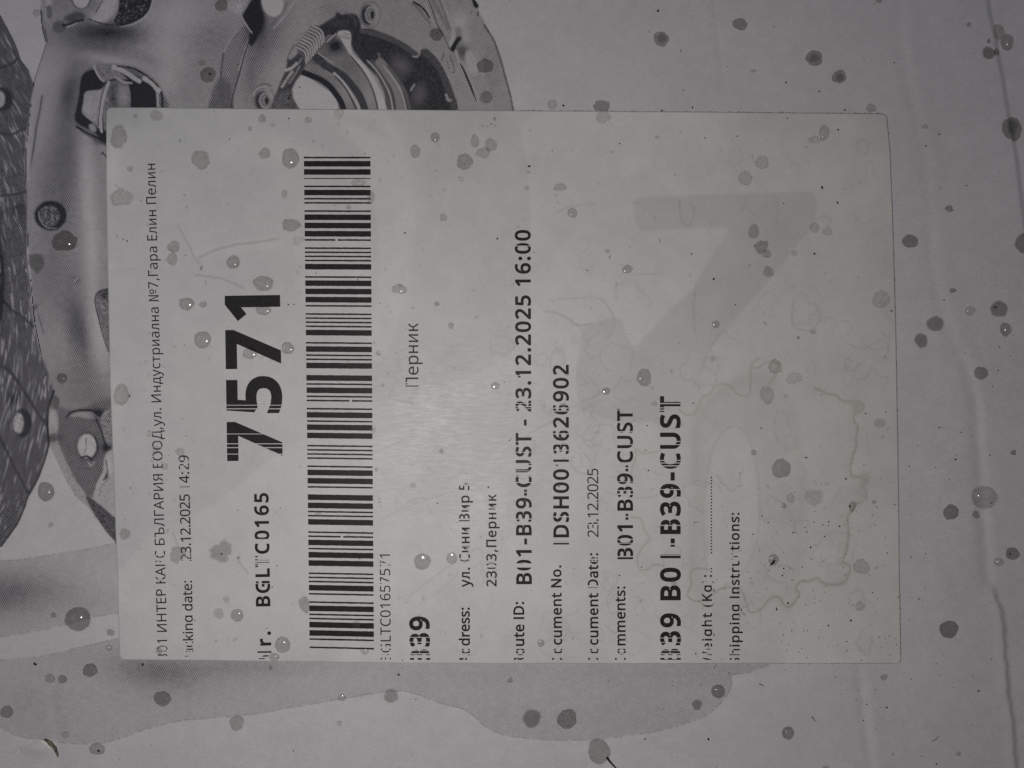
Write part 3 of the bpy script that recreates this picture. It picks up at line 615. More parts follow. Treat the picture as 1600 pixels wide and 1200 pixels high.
GLYPHS = """
0 572 523,358 510,203 500,160 486,121 468,87 448,58 423,34 394,15 362,1 326,-7 285,-10 235,-5 191,10 152,34 121,68 95,110 74,160 60,219 52,285 49,358 52,432 59,498 72,556 91,606 116,648 148,682 186,706 232,720 285,725 335,720 380,706 418,682 450,648 477,606 497,556 511,498 520,432/137,358 139,296 143,242 151,195 163,155 179,123 198,97 236,73 285,65 334,73 371,97 391,122 407,155 419,194 427,242 432,296 434,358 432,420 427,474 419,520 407,560 391,592 371,617 334,642 285,650 236,642 198,617 179,592 163,560 151,520 143,474 139,420
1 572 355,0 269,0 269,499 269,548 271,585 273,622 244,595 211,567 135,505 89,564 282,714 355,714
2 572 520,0 48,0 48,73 235,262 326,358 382,440 396,483 401,529 392,581 366,618 326,641 275,649 226,644 183,631 103,581 56,640 117,683 190,713 275,724 318,721 356,714 390,701 433,673 464,635 479,605 488,571 491,534 488,497 481,462 468,429 451,397 429,364 404,333 308,231 159,84 159,80 520,80
3 572 493,547 489,502 475,464 453,432 423,407 387,388 345,376 345,372 397,362 440,344 473,318 496,286 510,247 515,203 512,163 502,126 486,92 463,63 433,37 397,17 352,2 301,-7 241,-10 137,-1 45,29 45,111 142,76 242,64 300,68 346,81 381,101 404,130 418,164 423,205 417,246 399,277 371,301 331,318 299,325 263,330 223,331 154,331 154,406 224,406 261,408 294,414 322,423 357,443 382,470 398,503 403,541 394,587 368,621 327,643 273,650 204,642 146,621 93,590 49,650 76,669 108,686 143,702 183,714 226,722 272,724 340,718 396,702 438,674 469,638 487,595
4 572 552,162 448,162 448,0 363,0 363,162 21,162 21,237 357,718 448,718 448,241 552,241/363,466 363,513 365,554 366,590 368,624 364,624 344,583 321,546 107,241 363,241
5 572 275,438 322,435 364,427 402,413 435,394 463,370 485,341 502,308 512,270 515,228 511,181 501,138 483,100 459,68 428,40 391,18 349,3 301,-7 248,-10 144,0 63,29 63,112 150,77 249,65 299,69 341,81 377,103 403,132 419,171 425,219 420,262 406,298 382,326 348,347 302,360 246,364 182,359 124,349 80,377 107,714 465,714 465,634 182,634 165,427 211,434
6 572 55,305 63,427 93,540 109,575 128,607 151,635 178,661 209,683 244,700 285,714 331,721 382,724 428,722 470,715 470,640 429,649 384,652 341,649 302,642 269,629 228,602 196,566 174,523 158,474 143,363 149,363 187,406 242,436 318,447 358,444 394,436 426,421 455,402 479,377 499,347 513,313 522,274 525,230 522,183 513,140 497,102 476,69 450,41 418,19 383,3 342,-7 298,-10 249,-5 203,9 162,33 125,67 105,95 87,128 73,165 63,207 57,254/297,64 336,68 370,82 399,104 421,136 434,178 438,230 434,272 423,308 403,338 377,360 342,374 300,378 256,373 218,358 187,336 163,309 149,278 144,247 153,182 182,123 230,80 261,68
7 572 136,0 429,634 44,634 44,714 523,714 523,646 233,0
8 572 285,724 325,722 362,715 396,704 439,680 471,647 492,604 499,553 494,513 480,478 431,421 363,378 443,330 475,302 500,269 517,230 522,185 519,147 509,112 493,81 471,55 444,32 411,14 374,1 333,-7 288,-10 239,-7 196,0 157,13 125,30 98,52 76,78 61,109 52,143 49,182 54,228 69,267 93,300 124,329 197,373 133,418 88,477 76,513 72,554 79,605 100,646 133,680 176,704 209,715 246,722/135,181 144,133 172,94 201,75 239,64 286,60 331,64 368,75 397,94 426,134 436,184 431,217 417,245 365,293 286,331 270,337 196,296 150,246 139,216/284,653 234,646 193,626 167,594 158,550 162,516 175,488 223,445 289,412 351,445 395,488 408,517 412,550 403,594 377,626 336,646
9 572 520,409 511,287 482,173 466,139 447,107 424,78 397,53 366,31 330,13 289,0 243,-7 192,-10 145,-7 102,0 102,75 144,65 190,62 234,65 272,72 305,85 346,112 378,147 394,175 407,206 417,239 431,350 425,350 387,308 331,278 255,267 216,270 180,278 147,292 119,312 95,337 75,366 61,400 53,439 50,483 53,531 63,574 78,612 100,645 127,673 158,695 194,711 234,721 278,724 327,719 373,704 414,680 450,646 470,618 488,585 501,548 512,506 518,460/278,650 239,645 205,632 176,609 155,577 141,535 137,484 141,441 152,405 171,375 197,354 231,340 274,336 319,341 357,355 388,378 411,405 426,436 431,467 421,531 393,591 345,634 314,646
A 639 545,0 459,221 176,221 91,0 0,0 279,717 360,717 638,0/352,517 342,546 328,589 318,624 307,583 296,546 287,517 206,301 432,301
B 650 301,714 383,710 451,696 503,674 542,642 564,596 572,537 568,497 556,462 537,433 510,408 477,390 436,379 436,374 517,348 550,325 575,294 591,254 596,203 593,162 583,125 566,92 543,65 515,42 480,23 441,10 397,3 348,0 97,0 97,714/319,410 374,413 416,423 445,439 470,476 479,527 469,578 437,611 404,626 360,634 305,637 187,637 187,410/187,335 187,76 331,76 388,80 432,92 463,113 484,140 496,173 500,210 496,246 483,276 461,301 428,319 400,328 365,333 324,335
C 632 403,645 366,643 332,636 300,625 258,601 222,568 202,542 186,511 173,477 164,440 158,400 156,357 159,301 168,250 183,204 205,164 232,131 265,104 305,85 350,73 402,69 491,77 573,97 573,19 490,-3 389,-10 320,-5 260,10 207,35 162,69 126,112 97,163 77,222 65,287 61,358 64,410 71,460 83,506 101,549 123,587 149,622 181,652 217,677 257,698 302,712 351,721 404,724 510,713 601,682 565,606 491,633
D 730 669,364 664,288 649,221 624,163 591,113 548,73 497,41 438,18 371,5 296,0 97,0 97,714 317,714 386,710 448,696 504,674 553,643 593,604 626,556 650,501 664,436/574,361 571,421 560,473 542,517 518,554 488,584 450,607 407,624 359,634 304,637 187,637 187,77 284,77 373,85 445,109 501,148 542,204 566,275
E 556 496,0 97,0 97,714 496,714 496,635 187,635 187,412 478,412 478,334 187,334 187,79 496,79
G 728 407,377 654,377 654,27 537,-1 403,-10 333,-5 271,10 216,34 169,68 131,111 100,161 79,220 65,285 61,357 66,428 81,493 105,551 139,602 181,644 231,678 290,704 357,719 431,724 544,713 644,682 610,604 524,633 426,645 372,641 323,629 280,610 243,583 212,550 187,510 169,465 159,414 155,357 158,303 167,252 182,206 204,166 233,132 269,104 312,84 364,72 424,68 504,73 564,85 564,297 407,297
H 741 643,0 553,0 553,333 187,333 187,0 97,0 97,714 187,714 187,412 553,412 553,714 643,714
I 339 298,0 40,0 40,52 124,71 124,642 40,662 40,714 298,714 298,662 214,642 214,71 298,52
K 619 619,0 513,0 260,341 187,277 187,0 97,0 97,714 187,714 187,362 248,430 310,498 503,714 608,714 325,403
L 524 97,0 97,714 187,714 187,80 499,80 499,0
N 760 663,0 558,0 176,593 172,593 175,538 178,471 180,399 180,0 97,0 97,714 201,714 582,123 586,123 583,171 580,241 579,311 579,714 663,714
O 781 720,358 718,304 711,254 699,207 683,165 662,126 636,91 607,61 572,36 533,16 490,2 443,-7 391,-10 337,-7 289,2 245,16 206,37 172,62 142,91 117,126 97,165 81,208 70,255 63,305 61,359 65,429 77,493 97,551 125,602 162,644 206,679 260,705 322,720 392,725 460,720 520,705 572,679 617,645 654,602 682,551 703,493 716,429/156,358 159,301 167,249 181,203 201,163 227,130 258,103 297,84 341,72 391,68 442,72 486,84 523,103 555,130 580,163 600,203 614,249 622,301 625,358 619,442 600,512 569,569 524,612 465,637 392,646 341,642 297,631 258,611 227,585 201,552 181,512 167,467 159,415
P 605 286,714 371,708 439,690 490,659 526,617 547,566 554,504 539,419 520,381 492,347 468,327 438,310 404,296 365,286 320,280 269,278 187,278 187,0 97,0 97,714/278,637 187,637 187,355 259,355 302,357 339,361 372,369 411,388 439,416 456,453 461,500 456,542 441,576 417,603 382,622 336,633
R 622 294,714 350,712 399,704 440,691 476,674 504,652 526,624 542,591 551,554 554,511 549,459 533,416 509,382 479,355 411,320 607,0 502,0 329,295 187,295 187,0 97,0 97,714/289,636 187,636 187,371 294,371 347,375 389,386 421,405 443,432 457,466 461,507 456,549 442,582 419,606 386,623 343,633
S 549 502,191 499,151 488,114 471,82 447,55 418,32 382,14 342,1 297,-7 247,-10 171,-6 104,5 51,24 51,110 140,81 251,68 300,71 340,82 371,99 394,122 408,150 412,183 408,215 397,242 377,265 345,286 244,330 163,366 106,411 71,468 60,542 63,578 73,611 89,639 111,664 138,685 169,702 206,714 245,722 288,724 396,713 485,684 457,607 376,634 286,645 245,642 211,632 185,616 166,595 155,570 151,541 155,508 166,481 186,458 215,438 307,397 413,347 452,318 479,284 496,242
T 556 323,0 233,0 233,635 10,635 10,714 545,714 545,635 323,635
U 731 640,252 637,204 627,160 610,118 587,82 556,50 518,24 474,5 422,-6 362,-10 280,-2 213,22 159,62 121,116 98,180 90,254 90,714 180,714 180,251 185,197 201,152 226,116 263,89 310,73 367,68 408,71 443,78 472,91 508,119 532,156 546,201 551,252 551,714 640,714
W 930 917,714 727,0 636,0 497,468 485,511 474,553 465,587 461,609 457,587 450,553 439,510 427,465 292,0 201,0 12,714 106,714 217,278 228,232 237,188 245,147 251,108 257,149 266,192 277,238 289,283 415,714 508,714 639,280 652,233 663,188 671,145 678,108 686,160 698,218 713,279 823,714
a 561 288,545 348,540 396,526 433,502 459,468 475,422 480,365 480,0 416,0 399,76 395,76 347,27 291,-1 215,-10 169,-6 128,7 94,29 68,60 52,100 46,149 53,198 74,239 109,272 159,297 223,313 303,320 394,323 394,355 387,412 365,448 330,467 283,474 203,461 132,433 105,499 188,531/314,259 254,254 208,243 175,227 147,193 137,148 144,109 164,82 196,66 235,61 278,65 315,78 348,98 373,128 388,167 393,214 393,262
c 480 300,-10 254,-7 212,3 173,19 139,42 110,72 86,109 69,153 59,205 55,265 59,327 70,381 88,426 113,464 142,494 177,517 217,533 260,543 306,546 385,537 447,517 420,444 364,461 304,469 255,463 215,446 184,417 163,378 154,346 148,308 146,266 148,225 154,189 163,157 184,118 214,89 252,72 299,66 376,75 438,97 438,19 378,-2
d 615 275,-10 213,-2 159,21 115,60 82,113 62,183 55,267 62,352 82,421 115,475 160,515 214,538 276,546 349,535 403,507 442,467 448,467 444,505 442,546 442,760 530,760 530,0 459,0 446,72 442,72 403,30 349,1/289,63 340,68 380,84 408,109 428,146 439,193 443,250 443,266 439,328 428,379 410,419 382,449 341,467 288,473 245,467 209,448 181,416 162,375 150,324 146,265 150,206 162,156 181,116 209,87 245,69
e 564 292,546 336,543 375,533 410,516 441,493 466,465 486,431 501,393 510,351 513,304 513,251 146,251 152,195 168,149 192,112 226,86 268,70 317,65 407,74 489,102 489,25 408,-1 313,-10 264,-7 219,4 178,21 142,45 112,76 87,113 69,158 59,208 55,264 58,320 68,370 84,415 107,454 135,486 167,512 205,531 247,542/291,474 252,469 219,456 191,433 170,403 156,365 148,321 421,321 417,364 407,401 389,431 365,454 332,469
f 344 332,468 197,468 197,0 109,0 109,468 15,468 15,509 109,539 109,570 111,613 118,650 129,682 155,719 189,745 232,760 283,765 341,759 387,747 364,678 327,688 284,693 246,686 218,663 202,626 197,571 197,536 332,536
g 615 275,546 325,541 370,526 410,501 443,465 448,465 460,536 530,536 530,-9 527,-57 518,-99 504,-136 484,-168 457,-194 425,-214 386,-228 341,-237 290,-240 183,-231 97,-206 97,-125 186,-156 295,-167 338,-163 374,-149 403,-126 425,-96 439,-59 443,-16 443,5 444,40 446,71 442,71 411,35 373,10 328,-5 276,-10 212,-2 158,22 113,63 81,118 61,186 55,267 61,347 81,414 113,470 157,512 211,538/287,472 245,466 210,448 183,418 163,378 153,345 148,308 146,266 150,205 162,155 182,114 211,85 246,68 289,62 359,72 385,86 407,105 435,163 444,246 444,267 442,313 437,352 427,385 406,424 376,451 336,467
h 618 173,537 171,498 168,462 174,462 217,508 275,535 341,545 382,543 418,536 449,524 488,498 515,461 527,429 535,392 537,349 537,0 450,0 450,343 447,383 437,415 421,440 384,464 330,472 276,466 236,449 207,422 187,383 179,352 175,317 173,277 173,0 85,0 85,760 173,760
i 258 173,536 173,0 85,0 85,536/130,737 165,723 177,706 181,681 177,656 165,639 130,625 110,628 93,639 82,656 78,681 82,706 93,723 110,734
k 534 172,363 171,321 168,276 172,276 190,299 214,329 236,355 407,536 510,536 293,307 525,0 419,0 233,250 172,197 172,0 85,0 85,760 172,760
m 935 673,546 729,541 774,525 809,499 834,462 849,412 854,349 854,0 767,0 767,345 760,400 740,440 707,464 658,472 611,467 574,452 546,427 528,392 517,349 513,296 513,0 426,0 426,345 414,415 399,440 378,458 350,468 316,472 268,466 231,449 204,422 186,384 179,353 175,318 173,278 173,0 85,0 85,536 156,536 169,463 174,463 215,509 270,537 332,546 371,544 406,536 435,524 471,496 496,456 501,456 521,484 546,507 574,524 606,536 639,544
n 618 343,546 402,541 450,525 488,499 515,462 532,412 537,349 537,0 450,0 450,343 447,383 437,415 421,440 384,464 330,472 277,466 236,450 207,422 188,384 177,336 173,278 173,0 85,0 85,536 156,536 169,463 174,463 218,509 277,537
o 605 551,269 549,226 543,187 533,150 520,118 504,89 483,63 447,31 405,8 372,-2 338,-8 301,-10 250,-5 203,8 161,31 125,63 105,89 87,118 73,150 63,187 57,226 55,269 58,325 68,375 85,419 108,457 137,489 171,513 211,532 255,542 304,546 351,542 394,532 432,513 467,489 496,457 519,419 537,375 548,325/146,269 148,229 153,192 163,159 184,118 214,88 254,69 303,63 352,69 392,88 422,118 443,159 453,192 458,229 460,269 458,310 452,346 443,378 422,418 391,447 352,466 302,472 252,466 213,448 183,418 162,377 150,328
p 615 340,546 402,538 455,515 499,477 533,423 553,354 560,269 557,211 548,160 532,115 512,77 486,46 455,21 421,4 382,-6 339,-10 266,1 211,29 173,68 167,68 171,25 173,-20 173,-240 85,-240 85,536 157,536 169,463 173,463 211,505 265,535/324,472 275,467 237,451 208,426 189,390 181,360 175,326 173,286 173,269 175,227 179,190 187,157 206,117 234,87 274,69 326,63 371,70 406,90 434,122 453,163 462,196 467,231 469,270 465,327 453,376 433,417 406,448 369,466
r 413 335,546 367,544 398,540 387,459 358,464 329,466 270,453 220,416 185,360 173,286 173,0 85,0 85,536 157,536 167,438 171,438 212,492 267,531 300,542
s 479 434,148 427,100 408,61 376,30 334,8 300,-2 262,-8 220,-10 123,-1 52,24 52,104 129,74 222,61 280,66 319,82 342,108 349,140 338,176 298,208 217,244 128,284 95,306 71,332 56,364 51,404 57,446 76,481 106,509 147,530 196,542 252,546 343,536 423,510 393,440 322,464 246,474 198,470 163,456 142,436 135,409 148,371 191,341 273,307 360,268 392,246 415,219 429,187
t 361 264,62 305,65 339,73 339,6 299,-5 249,-10 209,-6 171,4 139,24 114,55 102,82 94,116 92,156 92,468 16,468 16,510 93,545 128,659 180,659 180,536 335,536 335,468 180,468 180,158 186,115 203,85 230,68
u 618 533,536 533,0 461,0 448,71 444,71 400,25 341,-1 274,-10 234,-8 198,-1 167,10 128,37 101,74 89,105 81,142 79,185 79,536 168,536 168,191 171,152 181,120 197,95 234,71 287,63 341,69 381,85 411,113 430,151 439,183 443,218 445,257 445,536
y 510 1,536 95,536 211,231 229,179 245,130 256,85 260,85 279,150 306,232 415,536 510,536 279,-74 234,-161 206,-195 172,-219 132,-235 84,-240 42,-237 11,-232 11,-162 37,-166 70,-168 123,-156 162,-123 189,-73 217,-2
. 268 72,54 76,85 90,106 110,117 133,121 157,117 177,106 191,85 196,54 191,23 177,2 157,-10 133,-14 110,-10 90,2 76,23
, 268 192,105 169,29 138,-52 106,-129 41,-129 60,-48 78,38 91,116 185,116
: 268 72,54 76,85 90,106 110,117 133,121 157,117 177,106 191,85 196,54 191,23 177,2 157,-10 133,-14 110,-10 90,2 76,23/72,482 76,514 90,535 110,546 133,550 157,546 177,535 191,514 196,482 191,451 177,430 157,418 133,414 110,418 90,430 76,451
- 322 40,229 40,307 282,307 282,229
( 300 40,274 42,328 47,382 56,434 68,485 84,535 104,583 128,629 156,673 187,714 270,714 227,649 192,580 164,507 145,431 133,354 129,275 131,224 136,173 145,122 157,72 173,23 192,-24 214,-71 240,-115 269,-158 187,-158 156,-117 128,-75 104,-29 84,18 68,66 56,117 47,169 42,221
) 300 260,274 258,221 253,169 244,117 232,67 216,18 196,-29 173,-75 145,-118 113,-158 31,-158 60,-115 86,-71 108,-24 127,23 143,72 155,122 164,173 169,224 171,275 169,327 164,379 155,431 143,482 127,531 108,580 86,627 60,672 30,714 113,714 145,673 173,629 196,583 216,535 232,485 244,434 253,382 258,328
Б 631 98,0 329,0 465,23 554,94 585,216 552,331 460,395 325,414 188,414 188,638 539,638 539,714 98,714/188,72 188,344 312,344 414,331 477,289 498,213 477,133 416,87 315,72
Ъ 784 260,0 474,0 612,23 703,95 735,219 700,334 605,400 468,422 351,422 351,714 30,714 30,638 260,638/351,73 351,348 456,348 561,333 626,290 648,217 627,135 565,88 463,73
Л 686 61,-13 134,8 189,89 233,255 302,638 498,638 498,0 588,0 588,714 231,714 149,265 100,106 50,73 19,80 0,-3
Г 543 98,0 188,0 188,638 509,638 509,714 98,714
Я 633 325,375 197,410 152,514 197,613 325,641 445,641 445,375/24,0 128,0 314,303 445,303 445,0 535,0 535,714 312,714 183,695 95,632 62,514 83,416 140,349 224,313
Д 694 117,0 578,0 578,-205 656,-205 666,22 666,77 586,77 586,714 226,714 161,333 125,185 92,107 61,77 28,77 28,22 38,-205 117,-205/163,77 192,133 219,212 243,319 295,638 496,638 496,77
П 702 98,0 188,0 188,638 514,638 514,0 604,0 604,714 98,714
И 714 98,0 193,0 457,453 535,598 539,598 527,375 527,0 617,0 617,714 521,714 257,262 180,117 176,117 187,343 187,714 98,714
л 578 59,-13 126,7 173,65 199,163 234,457 398,457 398,0 488,0 488,529 164,529 123,185 98,100 52,73 27,77 11,-5
н 613 90,0 179,0 179,236 433,236 433,0 522,0 522,529 433,529 433,314 179,314 179,529 90,529
д 579 107,0 469,0 469,-187 545,-187 554,17 554,72 477,72 477,529 150,529 122,294 100,165 75,99 47,72 21,72 21,17 30,-187 107,-187/141,72 176,149 200,278 220,457 389,457 389,72
т 501 206,0 294,0 294,457 472,457 472,529 28,529 28,457 206,457
и 615 90,0 172,0 373,303 443,417 448,417 438,221 438,0 525,0 525,529 442,529 242,226 171,113 168,113 176,308 176,529 90,529
к 542 90,0 179,0 179,239 282,239 431,0 527,0 348,278 394,384 431,444 470,456 487,453 503,537 471,543 396,522 333,430 281,311 179,311 179,529 90,529
у 507 98,-228 188,-203 252,-138 296,-45 495,529 408,529 313,236 270,86 265,86 212,236 105,529 13,529 225,-1 213,-41 168,-122 94,-155 54,-146 36,-217
№ 971 99,-13 163,14 183,94 183,267 171,589 175,589 237,448 430,0 529,0 529,588 538,624 566,633 559,703 531,707 468,681 448,600 448,428 460,105 456,105 395,247 202,695 102,695 102,106 93,71 64,61 72,-9/790,300 873,321 933,381 956,475 933,571 873,631 790,652 706,631 646,571 622,475 646,381 706,321/790,360 721,391 695,475 721,562 790,592 858,562 883,475 858,391/652,164 927,164 927,217 652,217
р 604 90,-223 179,-223 179,-44 176,49 249,3 322,-13 436,21 520,118 552,273 528,415 457,509 342,543 253,520 173,468 171,468 163,529 90,529/308,62 248,74 179,117 179,395 252,449 319,468 401,443 446,375 460,272 440,159 386,88
м 689 90,0 169,0 169,239 160,421 164,421 212,296 316,50 374,50 475,296 525,421 529,421 519,239 519,0 600,0 600,529 498,529 396,281 349,152 344,152 296,281 192,529 90,529
а 548 211,-13 305,10 387,63 390,63 397,0 470,0 470,325 452,440 392,515 287,543 169,520 80,473 114,412 186,451 273,469 360,427 382,335 198,298 92,234 57,137 101,27/237,59 170,79 143,143 165,203 241,247 382,276 382,129 309,77
"""
# ------------------------------------------------------------------ the shipping label
LZ = 0.00012                          # paper thickness
xL = xline([(167, 150), (166.5, 200), (166.5, 300), (169.5, 450), (172.5, 600), (176, 690), (178.5, 750), (181, 830), (184.5, 900), (186, 980), (188, 1040)])
xR = xline([(1385, 150), (1386, 190), (1390, 230), (1393, 300), (1396.5, 410), (1399, 500), (1401, 600), (1402.7, 700), (1404, 800), (1405, 900), (1406.2, 950), (1407.5, 1040)])
def yT(x): return np.interp(x, [160, 180, 240, 420, 800, 1200, 1400], [169, 168, 168.3, 170.3, 173, 176, 178])
def yB(x): return np.interp(x, [180, 300, 400, 600, 800, 1000, 1200, 1410], [1030.5, 1031.5, 1033, 1035.6, 1036.6, 1036.4, 1036.2, 1036.4])

def draw_label():
    C = Canvas(160, 160, 1416, 1044, 1.8)
    R = random.Random(11)
    C.a[:] = 1.0
    # the box print shows faintly through the thin paper (grey where ink lies below)
    C.poly([(160, 160), (798, 160), (812, 200), (823, 250), (828, 300), (829, 360), (827, 440), (820, 500), (790, 560), (700, 600), (560, 640), (420, 720), (330, 790), (240, 830), (160, 850)], 0.955, 1.2)
    C.poly([(590, 160), (612, 190), (632, 230), (643, 280), (649, 330), (646, 390), (640, 440), (626, 490), (610, 540), (585, 565), (575, 520), (590, 440), (590, 360), (580, 300), (560, 240), (530, 190), (500, 160)], 1.0, 2.0)
    C.poly([(405, 190), (440, 184), (500, 196), (548, 222), (576, 246), (560, 250), (520, 240), (470, 214), (425, 200)], 0.935, 2.0)
    C.poly([(330, 240), (400, 205), (470, 225), (540, 262), (470, 258), (400, 262)], 0.985, 3.0); C.poly([(540, 180), (586, 192), (610, 220), (590, 214), (560, 200)], 0.94, 3.0)
    C.poly([(300, 395), (340, 378), (400, 375), (470, 365), (470, 395), (400, 390), (340, 398)], 0.99, 2.5); C.poly([(470, 430), (540, 420), (585, 430), (560, 470), (480, 486)], 0.985, 4)
    C.poly([(172, 230), (186, 240), (184, 300), (170, 300)], 1.03, 4); C.poly([(175, 560), (192, 640), (178, 700)], 1.02, 5)
    C.poly([(990, 312), (1004, 308), (1130, 304), (1268, 299), (1276, 312), (1274, 345), (1264, 362), (1240, 390), (1205, 436), (1172, 470), (1140, 508), (1112, 545), (1094, 590), (1080, 630), (1050, 660), (960, 660), (905, 640), (899, 590), (905, 552), (914, 512),
            (940, 500), (962, 496), (974, 502), (980, 525), (988, 541), (996, 538), (1048, 482), (1086, 449), (1096, 428), (1112, 400), (1140, 356), (1100, 357), (1004, 361), (992, 350)], 0.925, 1.6, False)
    C.poly([(1088, 560), (1100, 700), (1096, 860), (1076, 1000), (1060, 1000), (1050, 800), (1040, 640)], 0.982, 14); C.poly([(1205, 560), (1232, 690), (1240, 830), (1232, 1030), (1110, 1030), (1120, 700), (1150, 600)], 0.975, 5)
    C.poly([(1110, 640), (1150, 600), (1190, 640), (1212, 760), (1196, 900), (1170, 950), (1186, 820), (1176, 700)], 0.965, 4)
    C.poly([(1085, 655), (1120, 615), (1165, 590), (1205, 610), (1230, 680), (1240, 780), (1236, 880), (1205, 950), (1150, 985), (1105, 960), (1130, 930), (1175, 900), (1195, 830), (1192, 740), (1172, 672), (1140, 660), (1108, 690)], 0.955, 3.5)
    C.poly([(1110, 690), (1140, 662), (1168, 676), (1186, 745), (1186, 830), (1166, 890), (1128, 920), (1104, 900), (1100, 790)], 1.015, 5)
    C.poly([(1086, 600), (1104, 640), (1104, 860), (1090, 1030), (1070, 1030), (1078, 800)], 0.965, 4)
    C.poly([(640, 600), (700, 640), (780, 660), (860, 650), (840, 720), (760, 760), (690, 820), (640, 900), (610, 880), (640, 760)], 0.982, 8)
    C.poly([(760, 560), (840, 600), (890, 660), (880, 760), (820, 820), (780, 760), (800, 660)], 0.975, 8)
    C.poly([(1335, 980), (1404, 960), (1404, 1034), (1330, 1034)], 1.01, 6)
    # slow clouding of damp paper
    g = np.random.default_rng(8)
    c = blur(g.standard_normal(C.a.shape), 26); c /= c.std(); C.a *= 1 + 0.014 * c
    c = blur(g.standard_normal(C.a.shape), 6); c /= c.std(); C.a *= 1 + 0.009 * c
    grey = C.a.copy()
    # dried tide marks: brownish lines
    C.a[:] = 1.0
    main = [(1272, 606), (1284, 611), (1296, 616), (1306, 617), (1312, 624), (1324, 628), (1340, 627), (1349, 632), (1346, 642), (1335, 647), (1334, 658), (1340, 668), (1337, 684), (1337, 700), (1331, 716), (1328, 730), (1331, 743), (1342, 745), (1352, 741), (1357, 748),
            (1346, 757), (1352, 766), (1353, 776), (1344, 784), (1336, 788), (1332, 797), (1324, 808), (1325, 826), (1325, 842), (1322, 860), (1317, 878), (1328, 884), (1326, 896), (1320, 908), (1306, 913), (1286, 911), (1277, 903), (1264, 908), (1250, 909), (1243, 920), (1249, 927), (1243, 938), (1234, 948), (1224, 944), (1218, 934), (1208, 932), (1198, 940)]
    C.stroke([(x - 5, y) for x, y in main], 11, 0.98, 5); C.stroke([(x - 2, y) for x, y in main[18:44]], 7, 0.97, 3)
    C.stroke([(1100, 940), (1086, 900), (1082, 840), (1090, 760), (1086, 690), (1100, 640), (1136, 606), (1180, 592), (1214, 604), (1236, 650), (1248, 720), (1252, 800), (1244, 880), (1222, 936)], 16, 0.972, 8)
    C.stroke([(1104, 892), (1098, 800), (1112, 706), (1138, 668), (1164, 676), (1182, 730), (1186, 820), (1168, 884), (1132, 916)], 5, 0.965, 2.2)
    C.stroke(main, 2.8, 0.86, 0.9)
    for P, w, t in (([(1198, 940), (1188, 952), (1172, 956), (1166, 944), (1160, 926), (1146, 918), (1130, 918), (1116, 926), (1102, 937), (1086, 939), (1074, 930), (1080, 912), (1078, 896), (1090, 888), (1108, 890)], 2.8, 0.88),
                    ([(986, 808), (1000, 810), (1006, 826), (1014, 842), (1003, 856), (996, 872), (998, 888), (1010, 890), (1022, 882), (1036, 884)], 2.2, 0.88), ([(984, 722), (990, 708), (996, 702), (1004, 708), (1022, 706), (1034, 704)], 2.0, 0.90),
                    ([(985, 755), (988, 730), (994, 712), (992, 700)], 2.2, 0.90), ([(1062, 640), (1072, 648), (1084, 646), (1092, 634), (1096, 622), (1110, 614), (1116, 604), (1128, 600), (1142, 604), (1152, 616), (1170, 618), (1172, 600), (1174, 570), (1186, 560)], 2.6, 0.90),
                    ([(1172, 575), (1186, 574), (1196, 566), (1216, 568), (1212, 586), (1200, 600)], 2.2, 0.90), ([(1312, 528), (1330, 540), (1350, 545), (1366, 536), (1380, 531), (1388, 545), (1380, 560), (1362, 572), (1356, 590)], 2.0, 0.93)):
        C.stroke(P, w, t, 1.0)
    C.poly([(1330, 626), (1348, 630), (1346, 642), (1334, 646)], 0.93, 1.5); C.poly([(1344, 742), (1358, 744), (1356, 756), (1346, 756)], 0.93, 1.5); C.poly([(1338, 765), (1352, 764), (1350, 782), (1340, 782)], 0.97, 1.5)
    brown = C.a.copy()
    # fine grey curls and creases
    C.a[:] = 1.0
    def curl(cx, cy, r, t, gap):
        k = R.randint(9, 15); a0 = R.uniform(0, 6.28); asp = R.uniform(0.6, 1.3)
        P = []
        for i in range(k):
            a = a0 + (2 * math.pi - gap) * i / (k - 1); q = r * R.uniform(0.72, 1.22)
            P.append((cx + q * math.cos(a) * asp, cy + q * math.sin(a)))
        C.stroke(P, R.uniform(1.3, 2.0), t, 0.9)
    for _ in range(60): curl(R.uniform(860, 1385), R.uniform(470, 1015), R.uniform(9, 26), R.uniform(0.89, 0.95), R.uniform(0.2, 2.6))
    for _ in range(40): curl(R.uniform(620, 1000), R.uniform(400, 1010), R.uniform(7, 22), R.uniform(0.90, 0.955), R.uniform(0.4, 3.0))
    for _ in range(16): curl(R.uniform(860, 1380), R.uniform(210, 460), R.uniform(8, 18), R.uniform(0.92, 0.96), R.uniform(0.4, 3.0))
